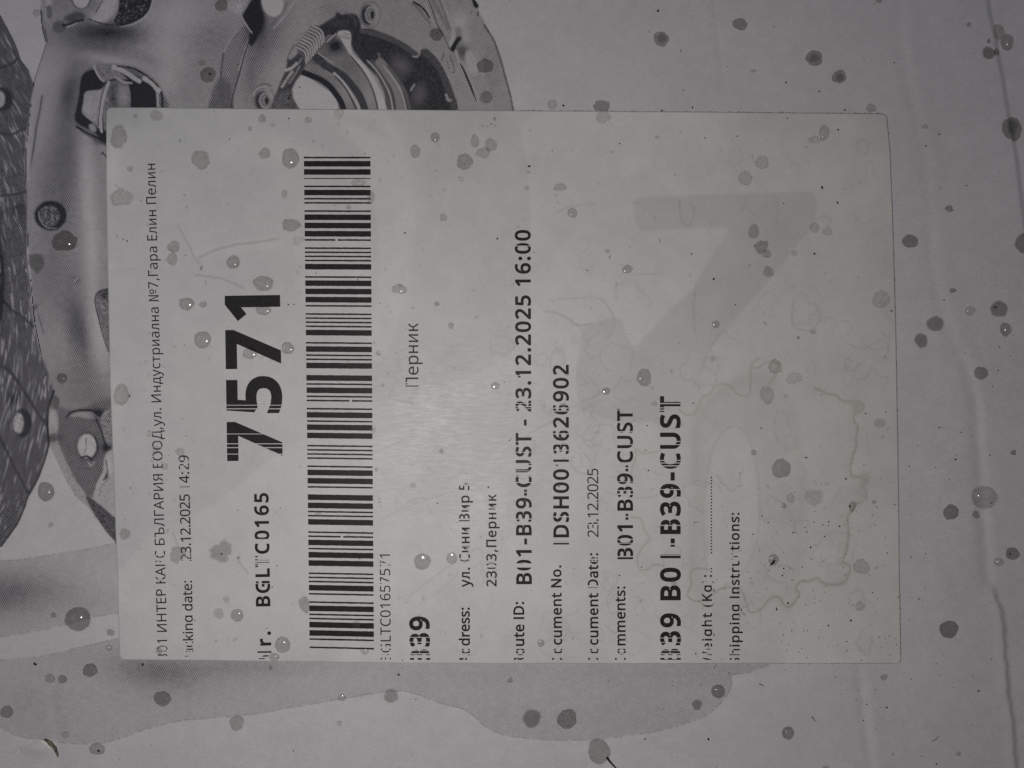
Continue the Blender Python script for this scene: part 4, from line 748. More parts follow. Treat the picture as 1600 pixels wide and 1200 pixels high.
    for P, w, t in (([(278, 352), (292, 376), (303, 400), (311, 412)], 1.6, 0.84), ([(312, 402), (340, 390), (372, 382), (400, 379), (430, 374)], 2.0, 0.80), ([(306, 430), (340, 434), (368, 444), (382, 451)], 1.8, 0.82), ([(312, 402), (312, 412)], 1.4, 0.85),
                    ([(868, 334), (886, 324), (910, 320), (928, 318)], 1.6, 0.88), ([(850, 486), (872, 490), (890, 500), (904, 508), (926, 506)], 1.8, 0.84), ([(858, 470), (900, 466), (936, 466), (950, 480), (960, 500), (956, 518), (948, 530)], 1.6, 0.88),
                    ([(962, 438), (962, 470)], 1.5, 0.88), ([(1087, 444), (1084, 480), (1085, 522)], 1.5, 0.87), ([(992, 444), (1016, 468), (1015, 476), (1015, 482)], 1.3, 0.92), ([(1062, 312), (1062, 330), (1066, 346), (1075, 353), (1082, 345), (1084, 330), (1078, 316)], 1.5, 0.88), ([(990, 428), (1038, 428)], 1.2, 0.92),
                    ([(885, 640), (910, 628), (934, 616), (946, 608)], 1.4, 0.88), ([(822, 680), (852, 664), (872, 655)], 1.4, 0.86), ([(900, 650), (916, 638), (930, 628)], 1.2, 0.9), ([(582, 708), (620, 692), (650, 678)], 1.2, 0.88), ([(590, 815), (640, 790), (700, 770), (750, 752)], 1.2, 0.9), ([(640, 930), (680, 900), (712, 876)], 1.4, 0.88), ([(655, 945), (690, 920), (716, 896)], 1.3, 0.9),
                    ([(170, 425), (220, 420), (260, 424)], 1.2, 0.93), ([(1210, 300), (1214, 330), (1212, 350)], 1.3, 0.93), ([(372, 876), (380, 886), (388, 896)], 2.4, 0.86), ([(270, 832), (276, 846), (280, 856)], 2.0, 0.86)):
        C.stroke(P, w, t, 0.8)
    # tiny greasy flecks
    for _ in range(260):
        x, y = R.uniform(175, 1395), R.uniform(182, 1028); a = R.uniform(0, 6.28); L = R.uniform(1, 5)
        C.stroke([(x, y), (x + L * math.cos(a), y + L * math.sin(a))], R.uniform(1.2, 2.6), R.uniform(0.72, 0.93), 0.9, False)
    # pale scratches in the worn coating
    for _ in range(0): pass
    fine = C.a.copy()
    return C, grey, brown, fine

LBASE = np.array((0.540, 0.529, 0.529))
def build_label():
    C, grey, brown, fine = draw_label()
    NX, NY = 678, 480
    u, v = np.meshgrid(np.linspace(0, 1, NX), np.linspace(0, 1, NY))
    ax = 167 + u * 1230
    Y = yT(ax) + v * (yB(ax) - yT(ax))
    X = xL(Y) + u * (xR(Y) - xL(Y))
    r = 7.0                            # rounded corners
    for (cx, cy, sx, sy) in ((float(xL(175)) + r, 168.2 + r, -1, -1), (float(xR(180)) - r, 178 + r, 1, -1), (float(xL(1030)) + r, 1030.8 - r, -1, 1), (float(xR(1030)) - r, 1036.4 - r, 1, 1)):
        dx, dy = (X - cx) * sx, (Y - cy) * sy
        m = (dx > 0) & (dy > 0)
        q = np.maximum(dx, dy); d = np.hypot(dx, dy)
        f = np.where(m & (d > 0), q / np.maximum(d, 1e-9), 1.0)
        X = np.where(m, cx + (X - cx) * f, X); Y = np.where(m, cy + (Y - cy) * f, Y)
    fi = np.clip((X - C.x0) / C.st, 0, C.w - 1.001); fj = np.clip((Y - C.y0) / C.st, 0, C.h - 1.001)
    i0, j0 = fi.astype(int), fj.astype(int); tx, ty = fi - i0, fj - j0
    def samp(a): return (a[j0, i0] * (1 - tx) + a[j0, i0 + 1] * tx) * (1 - ty) + (a[j0 + 1, i0] * (1 - tx) + a[j0 + 1, i0 + 1] * tx) * ty
    G, B, F = samp(grey), samp(brown), samp(fine)
    col = np.empty(X.shape + (4,), np.float32)
    G = 1 + (G - 1) * 1.35
    g3 = np.stack([G ** 1.10, G, G ** 0.96], -1)
    B = 1 + (B - 1) * 2.3
    b3 = np.stack([B ** 0.82, B ** 0.97, B ** 1.15], -1)
    F = np.clip(1 + (F - 1) * 1.9, 0.25, 1.1)
    warm = np.stack([1 + 0.012 * u, 1 + 0.004 * u, 1 - 0.035 * u], -1)   # the tint turns slightly warmer towards the right end
    col[..., :3] = LBASE * g3 * b3 * F[..., None] * warm
    col[..., 3] = 1
    n = NX * NY
    # a hair of relief where the sheet was stuck over uneven board
    zz = LZ + S * 0.12 * (np.sin(X * 0.013 + Y * 0.004) + np.sin(Y * 0.017 + 1))
    vx = np.stack([(X - 800) * S, -(Y - 600) * S, zz], -1).reshape(-1, 3)
    idx = np.arange(n).reshape(NY, NX)
    quad = np.stack([idx[:-1, :-1], idx[1:, :-1], idx[1:, 1:], idx[:-1, 1:]], -1).reshape(-1, 4)
    rim = np.concatenate([idx[0, :], idx[1:, -1], idx[-1, -2::-1], idx[-2:0:-1, 0]])
    low = vx[rim].copy(); low[:, 2] = 0.000004
    m = len(rim)
    k = np.arange(m); kn = (k + 1) % m
    side = np.stack([rim[k], rim[kn], n + kn, n + k], 1)
    vx = np.concatenate([vx, low]); quad = np.concatenate([quad, side])
    colv = np.concatenate([col.reshape(-1, 4), col.reshape(-1, 4)[rim] * np.array((.86, .86, .86, 1))]).astype(np.float32)
    me = bpy.data.meshes.new('shipping_label')
    me.vertices.add(len(vx)); me.vertices.foreach_set('co', vx.astype(np.float32).ravel())
    me.loops.add(quad.size); me.loops.foreach_set('vertex_index', quad.astype(np.int32).ravel())
    me.polygons.add(len(quad)); me.polygons.foreach_set('loop_start', np.arange(0, quad.size, 4, dtype=np.int32))
    me.update(calc_edges=True)
    at = me.attributes.new('tint', 'FLOAT_COLOR', 'POINT'); at.data.foreach_set('color', colv.ravel())
    me.materials.append(M_LABEL)
    o = bpy.data.objects.new('shipping_label', me); COL.objects.link(o)
    return o
LABEL = build_label()
tag(LABEL, 'large white paper shipping label with barcode and sideways black text, stuck on the carton', 'shipping label')

def lz(x, y): return LZ + S * 0.12 * (np.sin(x * 0.013 + y * 0.004) + np.sin(y * 0.017 + 1))

# thin grey ribbon along the label's top right, right and lower right edges
M_RIM = mat_plain('rim_grey', (0.27, 0.26, 0.255), 0.7, 0.5)
def rim_line(pts, side, w):
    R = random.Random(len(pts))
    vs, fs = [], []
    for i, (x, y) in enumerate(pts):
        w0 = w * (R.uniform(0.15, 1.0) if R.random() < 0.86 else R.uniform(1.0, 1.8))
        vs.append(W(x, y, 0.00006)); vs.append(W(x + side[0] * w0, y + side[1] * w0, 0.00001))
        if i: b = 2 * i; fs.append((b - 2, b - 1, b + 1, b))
    mesh_obj('rim_ribbon', vs, fs, M_RIM, LABEL)
rim_line([(x, float(yT(x))) for x in np.arange(812, 1380, 2.5)], (0, -1), 1.0)
rim_line([(float(xR(y)), y) for y in np.arange(186, 1030, 2.5)], (1, 0), 1.0)
rim_line([(x, float(yB(x))) for x in np.arange(1000, 1400, 2.5)], (0, 1), 1.0)

# ------------------------------------------------------------------ lettering
GLYPH = {}
for ln in GLYPHS.strip().split('\n'):
    ch, adv, cs = ln.split(' ', 2)
    GLYPH[ch] = (int(adv), [[tuple(map(int, p.split(','))) for p in c.split()] for c in cs.split('/')])
GLYPH['I'] = (275, [[(93, 0), (93, 714), (183, 714), (183, 0)]])
def mirrored(ch):
    adv, cs = GLYPH[ch]
    return adv, [[(adv - x, y) for x, y in reversed(c)] for c in cs]
GLYPH['И'] = mirrored('N')
for a, b in zip('НТЕРКАСООРЕГ', 'HTEPKACOOPE'): GLYPH[a] = GLYPH[b]
for a, b in zip('асеоу', 'aceoy'): GLYPH[a] = GLYPH[b]
GLYPH['В'] = GLYPH['B']; GLYPH['р'] = GLYPH['p']
GLYPH['а'] = GLYPH['a']

def area(c): return 0.5 * sum(c[i - 1][0] * c[i][1] - c[i][0] * c[i - 1][1] for i in range(len(c)))
def grow(c, d, sign):
    out = []
    n = len(c)
    for i in range(n):
        p0, p1, p2 = np.array(c[i - 1], float), np.array(c[i], float), np.array(c[(i + 1) % n], float)
        e1, e2 = p1 - p0, p2 - p1
        l1, l2 = np.hypot(*e1), np.hypot(*e2)
        if l1 < 1e-6 or l2 < 1e-6: continue
        n1, n2 = np.array((e1[1], -e1[0])) / l1 * sign, np.array((e2[1], -e2[0])) / l2 * sign
        m = n1 + n2; q = float(m @ m)
        if q < 0.35: m = n1 * 1.0; k = d
        else: k = 2 * d / q
        out.append(tuple(p1 + m * k))
    return out
def inside(p, c):
    r = False
    for i in range(len(c)):
        (ax, ay), (bx, by) = c[i - 1], c[i]
        if (ay > p[1]) != (by > p[1]) and p[0] < (bx - ax) * (p[1] - ay) / (by - ay) + ax: r = not r
    return r
CACHE = {}
def glyph_tris(ch, bold):
    key = (ch, bold)
    if key in CACHE: return CACHE[key]
    adv, cs = GLYPH[ch]
    big = max(cs, key=lambda c: abs(area(c)))
    sign = 1 if area(big) > 0 else -1
    if bold: cs = [grow(c, bold, sign) for c in cs]
    outers = [c for c in cs if area(c) * sign > 0]; holes = [c for c in cs if area(c) * sign <= 0]
    tris = []
    for o in outers:
        hs = [h for h in holes if inside(h[0], o)]
        polys = [[Vector((x, y, 0)) for x, y in c] for c in [o] + hs]
        flat = [p for c in polys for p in c]
        for t in tessellate_polygon(polys):
            tris.append([(flat[i].x, flat[i].y) for i in t])
    CACHE[key] = (adv + bold * 1.3, tris)
    return CACHE[key]
def clip_band(poly, lo_, hi):          # keep lo_ <= y <= hi of a polygon
    for s, lim in ((1, lo_), (-1, -hi)):
        out = []
        for i in range(len(poly)):
            a, b = poly[i - 1], poly[i]
            da, db = s * a[1] - lim, s * b[1] - lim
            if da >= 0: out.append(a)
            if (da >= 0) != (db >= 0):
                t = da / (da - db); out.append((a[0] + (b[0] - a[0]) * t, a[1] + (b[1] - a[1]) * t))
        poly = out
        if len(poly) < 3: return []
    return poly
def place(polys, gaps, vs, fs, z=0.00003):
    gaps = sorted(gaps)
    edges = [-1e9] + [g for ab in gaps for g in ab] + [1e9]
    bands = [(edges[i], edges[i + 1]) for i in range(0, len(edges), 2)]
    for P in polys:
        y0 = min(p[1] for p in P); y1 = max(p[1] for p in P)
        for a, b in bands:
            if y1 <= a or y0 >= b: continue
            Q = clip_band(P, a, b) if (y0 < a or y1 > b) else P
            if len(Q) < 3: continue
            base = len(vs)
            vs.extend(W(x, y, float(lz(x, y)) + z) for x, y in Q)
            fs.append(tuple(range(base, base + len(Q))))
FOOT = [(1009.8, 1013.4), (1015.8, 1016.8), (1020.2, 1021.9), (1023.3, 1027.6), (1030.6, 1060)]
def foot(x): 
    d = np.interp(x, [250, 640], [-6.0, 0.0]); return [(a + d, b + d) for a, b in FOOT]
def text(name, s, xb0, y0, xb1, y1, cap, bold=0, gaps=(), stretch=1.0, foot_gaps=False, lab=None):
    """s runs up the label from (xb0,y0) to (xb1,y1) on its baseline; cap = height of its capitals."""
    k = cap / (714.0 + 2 * bold)
    e = np.array((xb1 - xb0, y1 - y0), float); L = np.hypot(*e); e /= L
    up = np.array((e[1], -e[0]))
    ws = []
    for ch in s:
        ws.append((260 if ch == ' ' else glyph_tris(ch, bold)[0]) * k * stretch)
    last = s[-1]; first = s[0]
    g0 = min(p[0] for t in glyph_tris(first, bold)[1] for p in t) * k * stretch
    gl = glyph_tris(last, bold); g1 = (gl[0] - max(p[0] for t in gl[1] for p in t)) * k * stretch
    extra = (L - (sum(ws) - g0 - g1)) / max(1, len(s) - 1)
    pen = -g0
    vs, fs = [], []
    R = random.Random(len(s) * 31 + int(y0))
    polys = []
    for ch, w in zip(s, ws):
        if ch != ' ':
            for t in glyph_tris(ch, bold)[1]:
                polys.append([tuple(np.array((xb0, y0)) + e * (pen + x * k * stretch) + up * ((y + bold) * k)) for x, y in t])
        pen += w + extra
    gp = list(gaps)
    if foot_gaps: gp += foot((xb0 + xb1) / 2)
    place(polys, gp, vs, fs)
    o = mesh_obj(name, vs, fs, M_INK, LABEL)
    if lab: o['label'] = lab
    return o

text('sender_line', '301 ИНТЕР КАРС БЪЛГАРИЯ ЕООД,ул. Индустриална №7,Гара Елин Пелин', 262.5, 1031, 243, 256, 15.5, 2,
     [(866.5, 868), (871, 876), (878, 882), (905, 907), (745, 746.2), (734, 735), (723, 725), (712, 713.5), (698, 699), (688, 689), (676, 677.4), (758, 759.3)], foot_gaps=True)
text('packing_date_name', 'Packing date:', 303, 1034, 300.5, 907, 15.5, 8, foot_gaps=True)
text('packing_date', '23.12.2025', 299.5, 876, 297, 772, 16, 6, [(873, 874.2), (868, 869.2)])
text('packing_time', '14:29', 297, 766, 295.5, 711, 16, 6, [(755.5, 757.6), (761, 770), (733, 734.5), (727, 728.2), (718, 719.3)])
text('number_name', 'Nr.', 425, 1034, 423.5, 986, 22, 40, [(1013.8, 1014.6), (1016.4, 1017.2), (1019.6, 1023.4), (1025.6, 1028), (1029.6, 1060)])
text('short_number', 'BGLTC0165', 422.8, 947, 420, 770, 22.5, 34, [(905.5, 907.2), (911, 912), (870.5, 873.6), (875.2, 878), (879, 881), (882.4, 883.4), (848, 849.2), (842, 844)])
text('parcel_number', '7571', 442, 719, 438, 461, 86.5, 42, [(632.6, 633.7), (638, 639.4), (677.4, 678.5), (692.6, 694), (698.6, 700), (708.8, 710)], lab='very large bold number')
text('code_line', 'BGLTC01657571', 611, 1033, 609.5, 866, 16, 1, [(876, 877), (879.5, 882), (884, 885.5), (908, 910.5), (913.5, 915)], foot_gaps=True)
text('zone_code', 'B39', 672.5, 1037, 671, 962.5, 31.5, 40, [(995, 996), (1002.5, 1003.6)], foot_gaps=True)
text('town_name', 'Перник', 654, 604, 653.5, 505, 20, 0, [(597, 598.4), (601, 602.4)])
text('address_name', 'Address:', 734.5, 1037, 734, 949, 16.5, 22, foot_gaps=True)
text('address_line', 'ул. Сини Вир 5', 734.5, 917, 733.5, 755, 16.5, 16, [(871.5, 874), (876, 877), (853, 854), (810, 812.5), (794, 795), (756.4, 759)])
text('postcode_line', '2303,Перник', 776, 916, 775.5, 772, 16, 16, [(883, 886.5), (888.6, 889.6), (879, 880.2), (812, 813), (805, 806.4), (796, 797)])
text('route_name', 'Route ID:', 819.5, 1037, 819, 940, 17, 24, foot_gaps=True)
text('route_line', 'B01-B39-CUST - 23.12.2025 16:00', 831, 912.5, 829, 359.5, 24.5, 30,
     [(880, 886.5), (850.8, 851.6), (818.5, 820), (810, 811.5), (768.5, 770), (753, 754.4), (743.5, 745), (735, 736), (726.5, 729.5), (723.3, 724.3), (706, 707.2), (689.5, 690.5), (634.5, 636), (638, 639), (630, 631), (586, 587.2), (500, 500.8), (384, 385.2)], lab='long bold route line')
text('document_number_name', 'Document No.', 878.5, 1037, 877, 883, 16.5, 22, [(922, 925)], foot_gaps=True)
text('document_number', 'IDSH0013626902', 889, 850.5, 888.5, 570, 24.5, 30,
     [(846, 848), (818.4, 820), (806.5, 808), (797.5, 799), (750.5, 751.5), (730.5, 732.2), (721.5, 726), (702.5, 704), (693, 694.5), (677, 678.6), (672, 673), (641.5, 643), (636.8, 638.4), (632, 633.2), (585, 586.4)])
text('document_date_name', 'Document Date:', 935, 1037, 934.5, 864, 16.5, 22, [(914.5, 917.5), (872.5, 874.5), (876.5, 877.6), (868, 869)], foot_gaps=True)
text('document_date', '23.12.2025', 935, 839, 934.5, 732, 17, 1, [(818.5, 820)])
text('comments_name', 'Comments:', 977.5, 1037, 977, 916, 16.5, 22, foot_gaps=True)
text('comment_line', 'B01-B39-CUST', 989, 873.5, 988.5, 639, 24.5, 30, [(868.6, 870.4), (848, 849), (842, 843.4), (806, 808), (771, 773), (765.6, 767), (757, 758.6), (752, 753), (730, 732), (725.5, 727), (722, 722.8), (703.5, 705), (694, 695.2), (673.6, 675), (640.4, 641.6)])
text('depot_line', 'B39 B01-B39-CUST', 1063.5, 1036.5, 1063, 619, 32, 40, [(996, 997), (1003, 1004), (872, 880), (866.4, 868), (863, 864), (848.8, 851), (820, 821.4), (764, 765.4), (727, 728.6), (722.6, 724), (718.6, 720), (694, 695.2), (689, 690.4), (640, 642), (636.4, 638), (629.6, 631.4)], foot_gaps=True, lab='widest bold line of the lower block')
text('weight_name', 'Weight (Kg):', 1112.5, 1037, 1112, 898, 15.5, 20, [(913, 914.4), (904.5, 908.5), (944, 945.4), (968, 969)], foot_gaps=True)
text('shipping_name', 'Shipping Instructions:', 1155.5, 1037, 1155, 801, 15.5, 20, [(862, 868.5), (873, 876.5)], foot_gaps=True)
def dotted():
    vs, fs = [], []
    y = 894.0
    polys = []
    while y > 747:
        if not (868 < y < 886):
            polys.append([(1110.2, y), (1112.2, y), (1112.2, y - 2.2), (1110.2, y - 2.2)])
        y -= 4.9
    place(polys, [], vs, fs)
    mesh_obj('dotted_rule', vs, fs, M_INK, LABEL)
dotted()

# Code 39 of the number printed below it: nine elements a sign, three of them wide
C39 = {'0': 'nnnwwnwnn', '1': 'wnnwnnnnw', '2': 'nnwwnnnnw', '3': 'wnwwnnnnn', '4': 'nnnwwnnnw', '5': 'wnnwwnnnn', '6': 'nnwwwnnnn', '7': 'nnnwnnwnw', '8': 'wnnwnnwnn', '9': 'nnwwnnwnn',
       'B': 'nnwnnwnnw', 'G': 'nnnnnwwnw', 'L': 'nnwnnnnww', 'T': 'nnnnwnwwn', 'C': 'wnwnnwnnn', '*': 'nwnnwnwnn'}
def barcode():
    s = '*BGLTC01657571*'
    units = len(s) * (6 + 3 * 3) + len(s) - 1
    ya, yb = 1012.6, 245.0
    m = (ya - yb) / units
    vs, fs, polys = [], [], []
    R = random.Random(2)
    y = ya
    for ch in s:
        for i, q in enumerate(C39[ch]):
            w = m * (3 if q == 'w' else 1)
            if i % 2 == 0:
                sh = 0.45 if q == 'w' else 0.32
                f = (y - yb) / (ya - yb)
                l, r = 475 + 9 * f, 579 + 5.5 * f
                t = 2.2 * f
                n = 26
                up_, dn_ = [], []
                for k in range(n + 1):
                    x = l + (r - l) * k / n
                    up_.append((x, y - w + sh + t * k / n + R.uniform(-.18, .18))); dn_.append((x, y - sh + t * k / n + R.uniform(-.18, .18)))
                for k in range(n):
                    if q == 'n' and R.random() < 0.0008: continue
                    polys.append([up_[k], dn_[k], dn_[k + 1], up_[k + 1]])
            y -= w
        y -= m
    place(polys, [(277.4, 278.6), (719.4, 720.2)], vs, fs)
    mesh_obj('barcode', vs, fs, M_INK, LABEL)
barcode()
# ------------------------------------------------------------------ water drops and damp spots
# x, y, rx, ry, darkness, finish (g = domed bead with a glint, w = soaked flat spot, t = spot with a darker core), roughness of outline, label
DROPS = [
 (57, 20, 6, 6, .22, 'w', .08, 'faint small grey water spot beside the printed plate at the top left corner'),
 (93, 42, 11, 11, .42, 'w', .06, 'round grey water spot on the printed plate just right of the top left gap'),
 (316, 98, 6, 5, .22, 'w', .10, 'tiny grey water spot just above the spot with a black fleck, on the printed plate'),
 (325, 117, 13, 12, .42, 'w', .06, 'grey water spot with a black fleck in its middle on the printed plate'),
 (346, 8, 11, 10, .42, 'w', .08, 'dark water spot at the top edge beside the black printed notch'),
 (682, 54, 11, 10, .46, 'w', .06, 'dark round water spot on the printed plate above the black lever'),
 (758, 103, 13, 12, .44, 'w', .07, 'dark round water spot on the printed slot at the right flank of the plate'),
 (760, 152, 10, 10, .28, 'g', .05, 'shiny water bead on the printed plate just above the label edge'),
 (1033, 61, 12, 12, .42, 't', .06, 'dark ringed water spot on bare white card above the label middle'),
 (1156, 38, 12, 10, .44, 'w', .07, 'dark water spot on bare card near the top edge, beside a faint vertical crease'),
 (863, 163, 8, 8, .16, 'g', .05, 'pale clear water bead touching the upper edge of the label'),
 (940, 167, 14, 10, .42, 'w', .12, 'dark water spot cut off below by the upper edge of the label'),
 (1177, 111, 4, 3, .25, 'w', .2, 'tiny grey water speck below the dark spot at the faint crease'),
 (1272, 91, 14, 12, .44, 't', .07, 'larger dark ringed spot of the pair on bare card above the label right end'),
 (1311, 120, 11, 11, .42, 't', .10, 'smaller oval ringed spot of the pair on bare card above the label right end'),
 (1361, 169, 9, 7, .26, 'w', .12, 'grey water spot sitting on the upper right corner of the label edge'),
 (1373, 1, 6, 4, .34, 'w', .1, 'dark water spot half out of the picture at the top edge, right of the label'),
 (1545, 83, 11, 10, .50, 'w', .07, 'dark round water spot left of the crease in the upper right corner'),
 (1562, 49, 9, 14, .28, 'w', .12, 'pale long wet patch lying along the crease in the upper right corner'),
 (1575, 65, 10, 13, .36, 'g', .08, 'shiny water bead right of the crease in the upper right corner'),
 (1558, 81, 5, 6, .40, 'w', .10, 'small dark water spot on the crease touching a larger round spot'),
 (1545, 64, 3.5, 4, .36, 'w', .1, 'tiny dark water speck above the round spot left of the upper right crease'),
 (1582, 201, 16, 20, .46, 't', .07, 'largest dark water spot lying across the crease at the right edge'),
 (1445, 198, 5, 4, .22, 'w', .15, 'small faint water spot right of the upper right corner of the label'),
 (1514, 38, 4, 3, .34, 'w', .15, 'tiny dark speck of water near the top edge left of the crease'),
 (1422, 377, 13, 11, .48, 'w', .05, 'dark round water spot on bare card, closest to the label right edge'),
 (1483, 326, 7, 5, .40, 'w', .16, 'small ragged dark water spot on bare card right of the label, above its round neighbour'),
 (1600, 380, 15, 17, .46, 'w', .06, 'dark water spot cut off by the right edge of the picture'),
 (1488, 454, 5, 4, .42, 'w', .18, 'tiny ragged dark water spot above the cluster of spots right of the label'),
 (1515, 486, 8, 8, .16, 'g', .08, 'pale clear water bead in the cluster of dark spots right of the label'),
 (1461, 506, 14, 13, .48, 'w', .06, 'large dark water spot of the upper left in the cluster right of the label'),
 (1439, 532, 11, 12, .48, 'w', .08, 'dark water spot just below the left one of the cluster right of the label'),
 (1560, 483, 15, 13, .48, 'w', .06, 'large dark water spot with a black grain, rightmost of the cluster right of the label'),
 (1570, 515, 9, 11, .38, 'g', .07, 'shiny grey water bead below the large spot with a black grain'),
 (1532, 583, 11, 11, .44, 'w', .07, 'dark water spot beside the lower start of the long groove right of the label'),
 (1583, 707, 5, 4, .46, 'w', .16, 'small dark water spot right of the long groove, near the right edge of the picture'),
 (1537, 777, 21, 18, .24, 'g', .06, 'large pale water bead straddling the long groove right of the label'),
 (1485, 800, 12.5, 12, .50, 'w', .05, 'dark round water spot left of the large pale bead on the groove'),
 (1525, 804, 6.5, 7, .40, 'w', .15, 'small dark water spot under the large pale bead on the groove'),
 (1582, 865, 11.5, 10.5, .48, 'w', .06, 'dark round water spot right of the groove, at the right edge'),
 (1560, 878, 8, 7, .18, 'g', .07, 'small pale water bead beside the dark spot right of the groove'),
 (1482, 983, 15, 14.5, .52, 'w', .05, 'largest dark round water spot on bare card near the lower right corner'),
 (1231, 1145, 10, 10.5, .44, 'g', .05, 'dark shiny water drop on bare card under the lower right part of the label'),
 (1381, 1058, 6, 5, .28, 'w', .12, 'small grey water spot below the lower right corner of the label'),
 (1498, 1178, 4, 4, .24, 'w', .2, 'tiny faint water speck near the bottom edge right of the fold'),
 (1290, 1199, 6, 3, .28, 'w', .1, 'grey water spot half out of the picture at the bottom edge'),
 (831, 1122, 15, 15, .46, 'w', .06, 'left one of two equal dark water spots on the printed grey swoosh'),
 (886, 1123, 15.5, 16, .46, 'w', .06, 'right one of two equal dark water spots on the printed grey swoosh'),
 (936, 1174, 17.5, 21, .36, 'w', .05, 'big oval water spot with a black hair at its foot near the bottom edge'),
 (1122, 1080, 11, 11, .44, 'g', .05, 'dark shiny water drop near the right tip of the printed grey swoosh'),
 (1089, 1101, 8.5, 8.5, .44, 'w', .08, 'smaller dark water spot left of the shiny drop at the swoosh tip'),
 (611, 1087, 12, 11.5, .36, 'w', .06, 'grey water spot on the crest of the printed swoosh edge below the label'),
 (534, 1090, 7, 6, .16, 'g', .06, 'small clear bead on the swoosh edge left of the crest'),
 (530, 1130, 4.5, 4, .18, 'w', .12, 'tiny faint water spot on white card below the swoosh edge'),
 (423, 1043, 4, 4, .26, 'w', .2, 'tiny ragged water spot close under the lower edge of the label'),
 (797, 1063, 4, 5, .3, 'w', .2, 'small dark speck of water on the swoosh under the middle of the label'),
 (370, 1129, 12, 13, .30, 'w', .07, 'grey water spot hanging below the swoosh edge left of the middle'),
 (254, 1091, 13.5, 12.5, .44, 'w', .05, 'dark round water spot on the swoosh below the left end of the label'),
 (152, 1170, 12.5, 10, .32, 'w', .07, 'grey water spot with a black grain below the swoosh, right of the tear'),
 (103, 1148, 6, 6, .12, 'g', .05, 'tiny clear bead at the swoosh edge above the torn paper'),
 (11, 1112, 11, 9.5, .40, 'w', .06, 'dark water spot at the lower left edge of the picture'),
 (141, 1047, 11.5, 11, .46, 'w', .06, 'dark round water spot left of the lower left corner of the label'),
 (98, 1061, 7.5, 7.5, .42, 'w', .06, 'right one of two small touching water spots on the swoosh at lower left'),
 (78, 1060, 8, 7.5, .24, 'w', .08, 'left paler one of two small touching water spots on the swoosh at lower left'),
 (122, 967, 21, 19, .42, 'g', .05, 'biggest dark shiny water drop, on the white gap left of the label'),
 (84, 961, 5, 4, .3, 'w', .2, 'tiny dark water spot left of the biggest drop'),
 (173, 988, 6.5, 5.5, .32, 'w', .10, 'small grey water spot under the biggest drop, close to the label'),
 (170, 1012, 5.5, 5.5, .14, 'g', .06, 'small clear bead beside the lower left corner of the label'),
 (72, 768, 13, 16, .40, 'g', .07, 'grey shiny water drop on the white triangle between lining and plate'),
 (80, 820, 4.5, 4, .20, 'w', .12, 'tiny faint water spot on the white triangle below the shiny drop'),
 (150, 806, 4, 4, .16, 'g', .1, 'tiny clear bead on the edge of the printed lug'),
 (83, 684, 9, 7.5, .36, 'w', .08, 'small grey water spot on the light rim of the printed lug'),
 (85, 629, 10, 12, .46, 'w', .06, 'dark water spot where the printed lining meets the plate'),
 (97, 591, 8.5, 8, .40, 'g', .08, 'small dark water drop on the printed plate beside the lining tip'),
 (55, 480, 5, 5, .34, 'w', .14, 'tiny dark water spot on the edge of the printed lining'),
 (57, 410, 15, 15, .44, 'w', .14, 'dark ragged water spot across the edge of the printed lining'),
 (101, 377, 19, 17, .44, 'g', .15, 'dark shiny smear of water under the printed stud hole'),
 (30, 330, 10, 12, .34, 'w', .10, 'dim water spot on the dark printed lining'),
 # on the label
 (186, 214, 13, 19, .26, 'w', .09, 'tall pale water stain in the upper left corner of the label'),
 (245, 181, 11, 10, .22, 'w', .10, 'pale water stain touching the label top edge right of its left corner'),
 (212, 182, 3.5, 3.5, .28, 'w', .1, 'tiny grey water dot between two pale stains at the label top left'),
 (314, 250, 15, 15, .24, 'w', .10, 'round pale water stain right of the last word of the address line'),
 (204, 264, 5, 5, .18, 'w', .14, 'tiny pale water stain left of the last word of the address line'),
 (391, 201, 3.5, 4, .24, 'w', .12, 'tiny water dot on the label below its top edge, left of the barcode'),
 (410, 186, 6.5, 6.5, .24, 'w', .10, 'small water spot under the label top edge, left one of two'),
 (482, 188, 6, 5, .24, 'w', .10, 'small water spot under the label top edge, above the barcode'),
 (530, 178, 9, 9, .14, 'w', .12, 'very faint water stain at the label top edge above the barcode end'),
 (414, 240, 9, 9, .26, 'w', .10, 'small grey water spot left of the large shiny drop by the barcode end'),
 (454, 248, 13.5, 17, .28, 'g', .07, 'large shiny drop left of the top end of the barcode'),
 (680, 215, 7.5, 8, .28, 'g', .06, 'shiny drop on the label above the town name, far up near the top edge'),
 (649, 237, 8, 11, .28, 'w', .06, 'oval grey water spot below left of the shiny drop near the top edge'),
 (726, 253, 13.5, 12.5, .30, 'w', .08, 'round grey water spot with a scalloped rim near the three joined blobs'),
 (742, 221, 7, 10, .24, 'w', .08, 'left lobe of the three joined water blobs near the label top'),
 (767, 227, 10.5, 10.5, .24, 'w', .06, 'right round lobe of the three joined water blobs near the label top'),
 (755, 239, 12, 8, .22, 'w', .12, 'lower lobe of the three joined water blobs near the label top'),
 (773, 186, 3, 3, .28, 'w', .1, 'tiny water dot close to the label top edge, above the joined blobs'),
 (720, 280, 6, 4, .14, 'w', .2, 'faint small water mark below the scalloped spot'),
 (942, 184, 12, 10, .16, 'w', .12, 'pale water stain under the label top edge, below a dark cut off spot'),
 (1190, 254, 10.5, 12, .16, 'w', .07, 'upper one of two pale water stains above the grey arrow shape'),
 (1164, 279, 11, 12.5, .18, 'w', .07, 'lower one of two pale water stains above the grey arrow shape'),
 (875, 293, 10, 7, .20, 'w', .12, 'pale flat water stain above the end of the route line'),
 (823, 294, 4, 4, .22, 'w', .12, 'tiny water dot above the end of the route line'),
